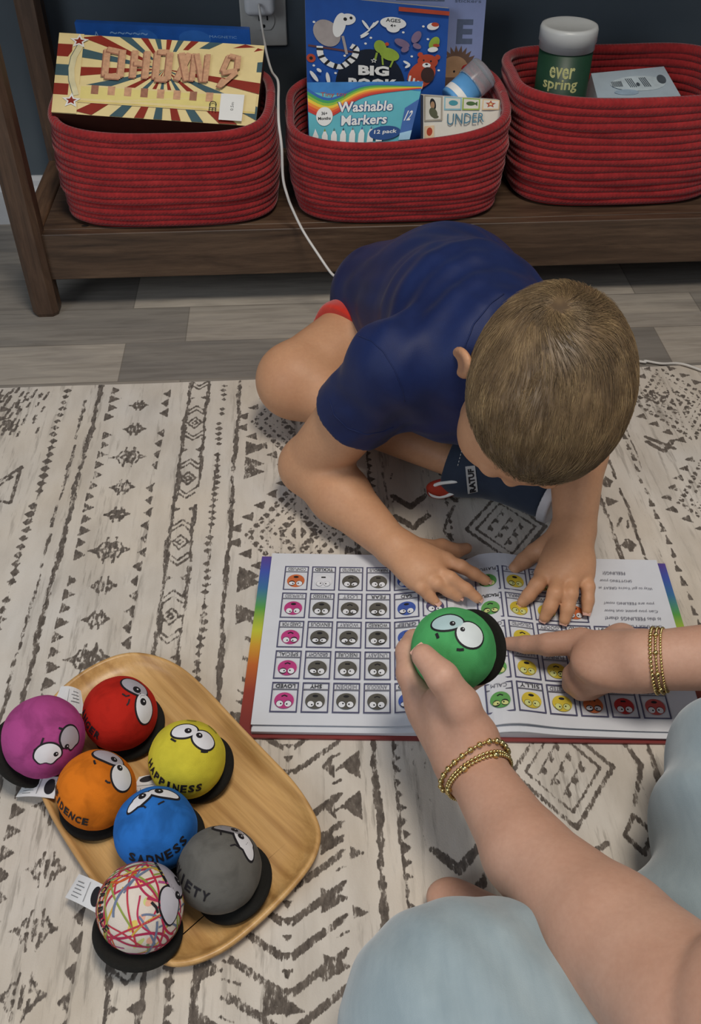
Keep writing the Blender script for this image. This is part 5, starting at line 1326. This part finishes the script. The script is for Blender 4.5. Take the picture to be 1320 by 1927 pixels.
# ---- sneaker on the visible foot
def PS(px, py, z): return pz(px, py, z)
S = SDF((.10,.66,.008), (.32,.90,.12), .0016)
HL, MD, TO = PS(872,880,.046), PS(943,888,.046), PS(1016,926,.042)
S.cone(HL, MD, .0325, .0315, .012); S.cone(MD, TO, .0315, .0285, .012); S.cone(PS(848,864,.052), HL, .0290, .032, .012); S.ell(PS(985,905,.05), (.034,.026,.026), None, .012)
S.plane(Vector(PS(847,866,.05)), Vector(PS(700,815,.06)-PS(847,866,.05)).normalized(), .002)
dv = (TO-MD)/np.linalg.norm(TO-MD); S.plane(Vector(TO+dv*.012), tuple(dv), .004)
sneaker = S.mesh('sneaker', fabric('navy_canvas', '27303f', '323c4c', 1400, .9, .15), child, smooth=1)
SHB = bvh_of(S)
def sub(name, mb, parent, smooth=True):
    o = mb.build(name, parent, smooth=smooth); o.matrix_parent_inverse = Matrix.Identity(4)
    o.matrix_parent_inverse = Matrix.Translation(-Vector(child.location)) if parent.type != 'MESH' else Matrix.Identity(4); return o
S = SDF((.10,.66,.008), (.32,.90,.12), .0016)
S.cone(TO+dv*.0125, TO+dv*.0235, .0300, .0285, .002); S.plane(Vector(TO+dv*.0120), tuple(-dv), .001); S.plane(Vector(TO+dv*.0235), tuple(dv), .003)
sole = S.mesh('rubber_sole', plain('white_rubber', 'c4c2c4', .5, .03), sneaker, smooth=1)
# red and white heel tab
REDS = plain('red_binding', '9a2a24', .7, .04)
mb = MB(); Mx = Matrix.Translation(Vector(PS(838,918,.032))) @ CN.to_track_quat('Z','Y').to_matrix().to_4x4() @ Matrix.Diagonal((2.1,1.0,.5,1)); lathe([(0,-.011),(.008,-.008),(.0105,0),(.008,.006),(0,.0075)], plain('red_lining','a8341f',.8,.05), mb, Mx, 28); mb.build('heel_lining', sneaker, smooth=True)
for w_, m_, dy, nm in ((.0040, REDS, 0, 'heel_tab'), (.0022, PW, 2, 'heel_stripe')):
    P = [PS(870,903+dy,.050), PS(850,905+dy,.048), PS(828,908+dy,.038), PS(811,916+dy,.028), PS(812,929+dy,.020), PS(830,933+dy,.021), PS(853,926+dy,.028), PS(868,916+dy,.036)]
    P = catmull([Vector(p)+(CN*.0036 if dy else Vector()) for p in P], 5)
    tube(P, w_, nm, m_, sneaker, nseg=8)
def patch(name, quad, mat, off, parent, nu=6, nv=10):
    V = []
    for j in range(nv+1):
        for i in range(nu+1):
            u, v = i/nu, j/nv; px = (quad[0][0]*(1-u)+quad[1][0]*u)*(1-v)+(quad[3][0]*(1-u)+quad[2][0]*u)*v; py = (quad[0][1]*(1-u)+quad[1][1]*u)*(1-v)+(quad[3][1]*(1-u)+quad[2][1]*u)*v
            h = hug(SHB, px, py, off); V.append(h if h is not None else Vector(PS(px, py, .06)))
    mb = MB(); mb.add(V, [(j*(nu+1)+i, (j+1)*(nu+1)+i, (j+1)*(nu+1)+i+1, j*(nu+1)+i+1) for j in range(nv) for i in range(nu)], mat); return mb.build(name, parent, smooth=True)
LQ = [(876,878),(894,876),(900,924),(881,928)]
patch('sewn_label', LQ, plain('grey_white_label', 'b4b4b2', .6, .03), .0012, sneaker)
def lab(u, v, h):
    v = 1-v
    px = (LQ[0][0]*(1-u)+LQ[1][0]*u)*(1-v)+(LQ[3][0]*(1-u)+LQ[2][0]*u)*v; py = (LQ[0][1]*(1-u)+LQ[1][1]*u)*(1-v)+(LQ[3][1]*(1-u)+LQ[2][1]*u)*v
    q_ = hug(SHB, px, py, .0018); return q_ if q_ is not None else Vector(PS(px, py, .06))
D = Decal(lab, MB()); D.text('RATUF', (.5,.46), .62, INK, rot=math.pi/2, width=.86, bold=.05); D.mb.build('label_lettering', sneaker)
mb = MB()
for k in range(6):
    a = hug(SHB, 871-k*1.6, 842+k*6.2, .0008); b = hug(SHB, 870.4-k*1.6, 845.5+k*6.2, .0008)
    if a is not None and b is not None: tube([a, (a+b)/2, b], .0004, 's', PW, nseg=5, mb=mb)
mb.build('seam_stitching', sneaker, smooth=True)
# ================================================================== ADULT
adult = thing('person', 'adult in pale blue lounge clothes holding the green plush ball and pointing, gold bead bracelets', 'person', (.30, .10, 0))
def pd(px, py, d): return np.array(PD(px, py, d))
S = SDF((-.02,-.27,.009), (.76,.60,.56), .00235)
# left arm that holds the ball
W1, F1, F2, E1, SH1 = pd(890,1440,.718), pd(992,1605,.642), pd(1150,1762,.568), pd(1315,1915,.500), np.array((.335,.02,.430))
S.cone(W1, F1, .0222, .0290, .008); S.cone(F1, F2, .0290, .0385, .010); S.cone(F2, E1, .0385, .0430, .010); S.cone(E1, SH1, .0400, .0560, .008); S.cone(pd(1447,1935,.470), SH1, .0495, .0560, .0025)
GCn = np.array(GC)
TH = [pd(893,1392,.712), pd(868,1325,.703), pd(833,1274,.696), pd(797,1234,.706)]
S.cone(W1, TH[0], .0205, .0175, .010); S.cone(TH[0], TH[1], .0165, .0135, .010); S.cone(TH[1], TH[2], .0135, .0118, .005); S.cone(TH[2], TH[3], .0118, .0092, .004)
S.cone(pd(866,1422,.728), pd(806,1338,.765), .0200, .0170, .012)
K1 = [pd(797,1322,.752), pd(812,1330,.772), pd(828,1335,.788), pd(850,1340,.798)]
for q, r in zip(K1, (.0140,.0130,.0125,.0120)): S.cone(W1+(q-W1)*.12, q, .0195, r, .012)
S.cone(W1, (TH[1]+K1[0])/2, .021, .0150, .012)
FN = [[K1[0], pd(772,1268,.760), pd(769,1226,.772), pd(779,1203,.786)],
      [K1[1], pd(790,1272,.792), pd(812,1236,.808), pd(842,1225,.812)],
      [K1[2], pd(820,1290,.806), pd(848,1258,.814), pd(878,1250,.812)],
      [K1[3], pd(858,1305,.806), pd(884,1284,.806), pd(905,1275,.800)]]
for i, P in enumerate(FN):
    r = (.0124,.0112,.0104,.0090) if i == 0 else (.0118,.0102,.0092,.0080) if i < 3 else (.0100,.0088,.0080,.0072); S.cone(P[0], P[1], r[0]+.001, r[1], .006); S.cone(P[1], P[2], r[1], r[2], .003); S.cone(P[2], P[3], r[2], r[3], .003)
S.ell(GCn, (.0330,.0330,.0330), None, .0015, 'sub')
# right hand that points
W2 = pz(1212,1244,.083); A2 = pz(1420,1232,.105); E2 = np.array((.56,.40,.17)); SH2 = np.array((.53,.13,.430))
ax2 = tuple(np.array(CN)*.8+np.array(CU)*.2)
S.cone(W2, A2, .0262, .0315, .010); S.cone(A2, E2, .0315, .043, .012); S.cone(E2, SH2, .044, .055, .012)
kn = [pz(1094,1207,.064), pz(1114,1234,.068), pz(1120,1258,.062), pz(1134,1280,.053)]
for q, r in zip(kn, (.0112,.0115,.0110,.0105)): S.cone(W2+(q-W2)*.08, q, .0215, r, .012)
S.ell((W2+kn[1]+kn[2])/3, (.036,.028,.018), None, .012)
IDX = [kn[0], pz(1032,1213,.056), pz(990,1213,.043), pz(956,1211,.0300)]
S.cone(IDX[0], IDX[1], .0128, .0112, .0055); S.cone(IDX[1], IDX[2], .0105, .0086, .003); S.cone(IDX[2], IDX[3], .0086, .0066, .003)
for P, r in (([kn[1], pz(1080,1271,.043), pz(1077,1288,.031), pz(1102,1289,.029)], (.0105,.0102,.0092,.0085)), ([kn[2], pz(1090,1287,.042), pz(1094,1297,.031), pz(1108,1278,.030)], (.0112,.0105,.0095,.0085)), ([kn[3], pz(1096,1296,.036), pz(1112,1300,.030), pz(1135,1292,.030)], (.0105,.0098,.0088,.0078))):
    S.cone(P[0], P[1], r[0], r[1], .007); S.cone(P[1], P[2], r[1], r[2], .003); S.cone(P[2], P[3], r[2], r[3], .002)
T2 = [pz(1170,1205,.062), pz(1120,1215,.045), pz(1085,1232,.034)]; S.cone(W2, T2[0], .018, .015, .012); S.cone(T2[0], T2[1], .0145, .0115, .008); S.cone(T2[1], T2[2], .0115, .009, .004)
# trunk, legs and the bare foot
HP, CH = np.array((.44,-.08,.13)), np.array((.44,.05,.38))
S.cone(HP, CH, .120, .105, .04); S.cone(CH, SH1, .075, .055, .03); S.cone(CH, SH2, .075, .055, .03); S.cone(CH, CH+np.array((.0,.02,.14)), .06, .05, .03)
KN1 = pd(872,1932,.575)+np.array((0,0,-.004)); KN2 = np.array((.387,.388,.112)); H1, H2 = np.array((.37,-.05,.12)), np.array((.50,-.0,.12))
ANK = np.array((.150,.282,.045))
S.cone(H1, KN1, .080, .058, .02); S.cone(H2, KN2, .082, .062, .02); S.cone(KN1, np.array((.30,.16,.06)), .05, .038, .02)
S.cone(np.array((.34,.27,.08)), ANK, .045, .028, .015); S.cone(ANK, pz(880,1712,.032), .026, .0190, .012); S.ell(pz(846,1688,.027), (.0185,.0150,.0150), None, .008)
S.mesh('body', SKA, adult, smooth=1)
AB = bvh_of(S)
# nails
nails([TH], adult, NAIL, .0066, .0078, CN); nails([IDX], adult, NAIL, .0056, .0070)
# ---- bracelets: beads strung round each wrist
GOLD = mk('brushed_gold'); t = NT(GOLD); t.put(t.ramp(t.noise(t.coord(), 400, 2), [(.3, srgb('bfa765')), (.7, srgb('e2cf96'))]), t.b.inputs['Base Color']); t.b.inputs['Metallic'].default_value = 1; t.b.inputs['Roughness'].default_value = .24
def bracelet(name, c, e1, e2, beads, gap, lab=None, off=0, wire=.0005):
    c = Vector(c); e1 = Vector(e1).normalized(); e2 = (Vector(e2)-e1*Vector(e2).dot(e1)).normalized(); P = []
    for i in range(72):
        a = 2*math.pi*i/72; d = e1*math.cos(a)+e2*math.sin(a); h = AB.ray_cast(c, d, .06); P.append(c+d*((h[0]-c).length if h[0] is not None else .026))
    R = [(p-c).length for p in P]
    for _ in range(3): R = [max(R[i], (R[i-1]+R[i]+R[(i+1) % 72])/3) for i in range(72)]
    P = [c+(P[i]-c).normalized()*(R[i]+off+max(beads)*.75) for i in range(72)]
    mb = MB(); tube(P, wire, 'w', GOLD, nseg=5, closed=True, mb=mb)
    cum = [0]
    for i in range(72): cum.append(cum[-1]+(P[(i+1) % 72]-P[i]).length)
    s = 0; k = 0
    while s < cum[-1]-.001:
        i = max(j for j in range(72) if cum[j] <= s); f = (s-cum[i])/max(1e-9, cum[i+1]-cum[i]); r = beads[k % len(beads)]
        uvsphere(mb, P[i]*(1-f)+P[(i+1) % 72]*f, r, GOLD, 10, 7); s += r+beads[(k+1) % len(beads)]+gap; k += 1
    o = mb.build(name, adult, smooth=True)
    if lab: o['label'] = lab
    return o
ad = Vector(W1-F1).normalized(); side = Vector(np.cross(np.array(ad), np.array(CN))).normalized(); cb0 = Vector(W1)-ad*.004
for k, (bd, sh, la) in enumerate((((.0024,.0013), .0, 'gold bracelet of large and small beads'), ((.0015,), -.0062, 'fine gold bead bracelet'), ((.0014,.0014,.0014,.0014,.0014,.0014,.0014,.0027), -.0095, 'gold bead bracelet with spaced larger beads'))):
    e2 = (CN*.80+ad*.55).normalized(); bracelet('bracelet', cb0+ad*sh, side+CU*(-.1), e2, bd, .0002, la)
ad = Vector(W2-A2).normalized(); side = Vector(np.cross(np.array(ad), np.array(CN))).normalized(); cb0 = Vector(W2)-ad*.010
for k, (bd, sh, la) in enumerate((((.0018,), .0, 'gold bead bracelet nearest the pointing hand'), ((.0013,.0013,.0013,.0013,.0013,.0024), -.0045, 'thin gold bead bracelet with square links'), ((.0013,), -.0085, 'fine gold bracelet farthest from the hand'))):
    bracelet('bracelet', cb0+ad*sh, side, (CN*.90+ad*.38-side*.0), bd, .0002, la)
# ---- lounge trousers and shirt
def folds2(X, Y, Z):
    f = .0030*np.sin(Y*120-X*45+2.0*np.sin(X*30))*np.clip(1.1-np.hypot(X-.15, Y-.26)/.06, 0, 1)+.0016*np.sin(X*55+Y*70+2.2*np.sin(X*22))*np.clip(1.2-np.hypot(X-.16, Y-.25)/.10, 0, 1)
    f = f+.0055*np.sin((X+Y*.35)*95+1.2*np.sin(Y*17))*np.clip(1.3-np.hypot(X-.31, Y-.36)/.11, 0, 1)
    return f+.0007*np.sin(X*160+Y*110)
S = SDF((-.02,-.28,.009), (.68,.52,.26), .0032)
S.cone(H1, KN1, .100, .0690, .02); S.ell(KN1, (.072,.068,.066), None, .01); S.cone(KN1, pd(985,1850,.60), .060, .050, .03); S.cone(H2, KN2, .100, .078, .02); S.ell(KN2+np.array((.0,.0,.0)), (.080,.074,.070), None, .02)
S.cone(KN1, np.array((.30,.16,.06)), .062, .050, .02); S.cone(np.array((.34,.27,.085)), ANK+np.array((.02,-.005,0)), .060, .036, .02); S.ell(HP, (.16,.13,.13), None, .03)
S.cone(np.array((.296,.262,.095)), np.array((.350,.350,.108)), .072, .084, .04); S.cone(np.array((.350,.350,.108)), KN2, .084, .080, .04)
S.field(folds2)
dl = Vector(pz(846,1688,.03)-ANK).normalized(); c_ = ANK+np.array(dl)*.018; S.plane(Vector(c_), dl, .004, c_-.05, c_+.05)
M_LNG = fabric('pale_blue_knit', '8fa0a7', '9cacb2', 1300, .9, .35, (1, .15, 1))
S.mesh('lounge_trousers', M_LNG, adult, smooth=2)
S = SDF((.24,-.25,.08), (.76,.26,.56), .0045)
S.cone(HP, CH, .150, .120, .04); S.cone(CH, SH1, .09, .070, .03); S.cone(CH, SH2, .09, .068, .03); S.cone(SH1, SH1*.82+E1*.18, .070, .066, .01); S.cone(SH2, SH2*.7+E2*.3, .070, .068, .01)
S.plane((0,0,.515), (0,0,1), .006); S.field(lambda X, Y, Z: .002*np.sin(Z*60+X*30)*np.sin(Y*30))
S.mesh('shirt', M_LNG, adult, smooth=2)
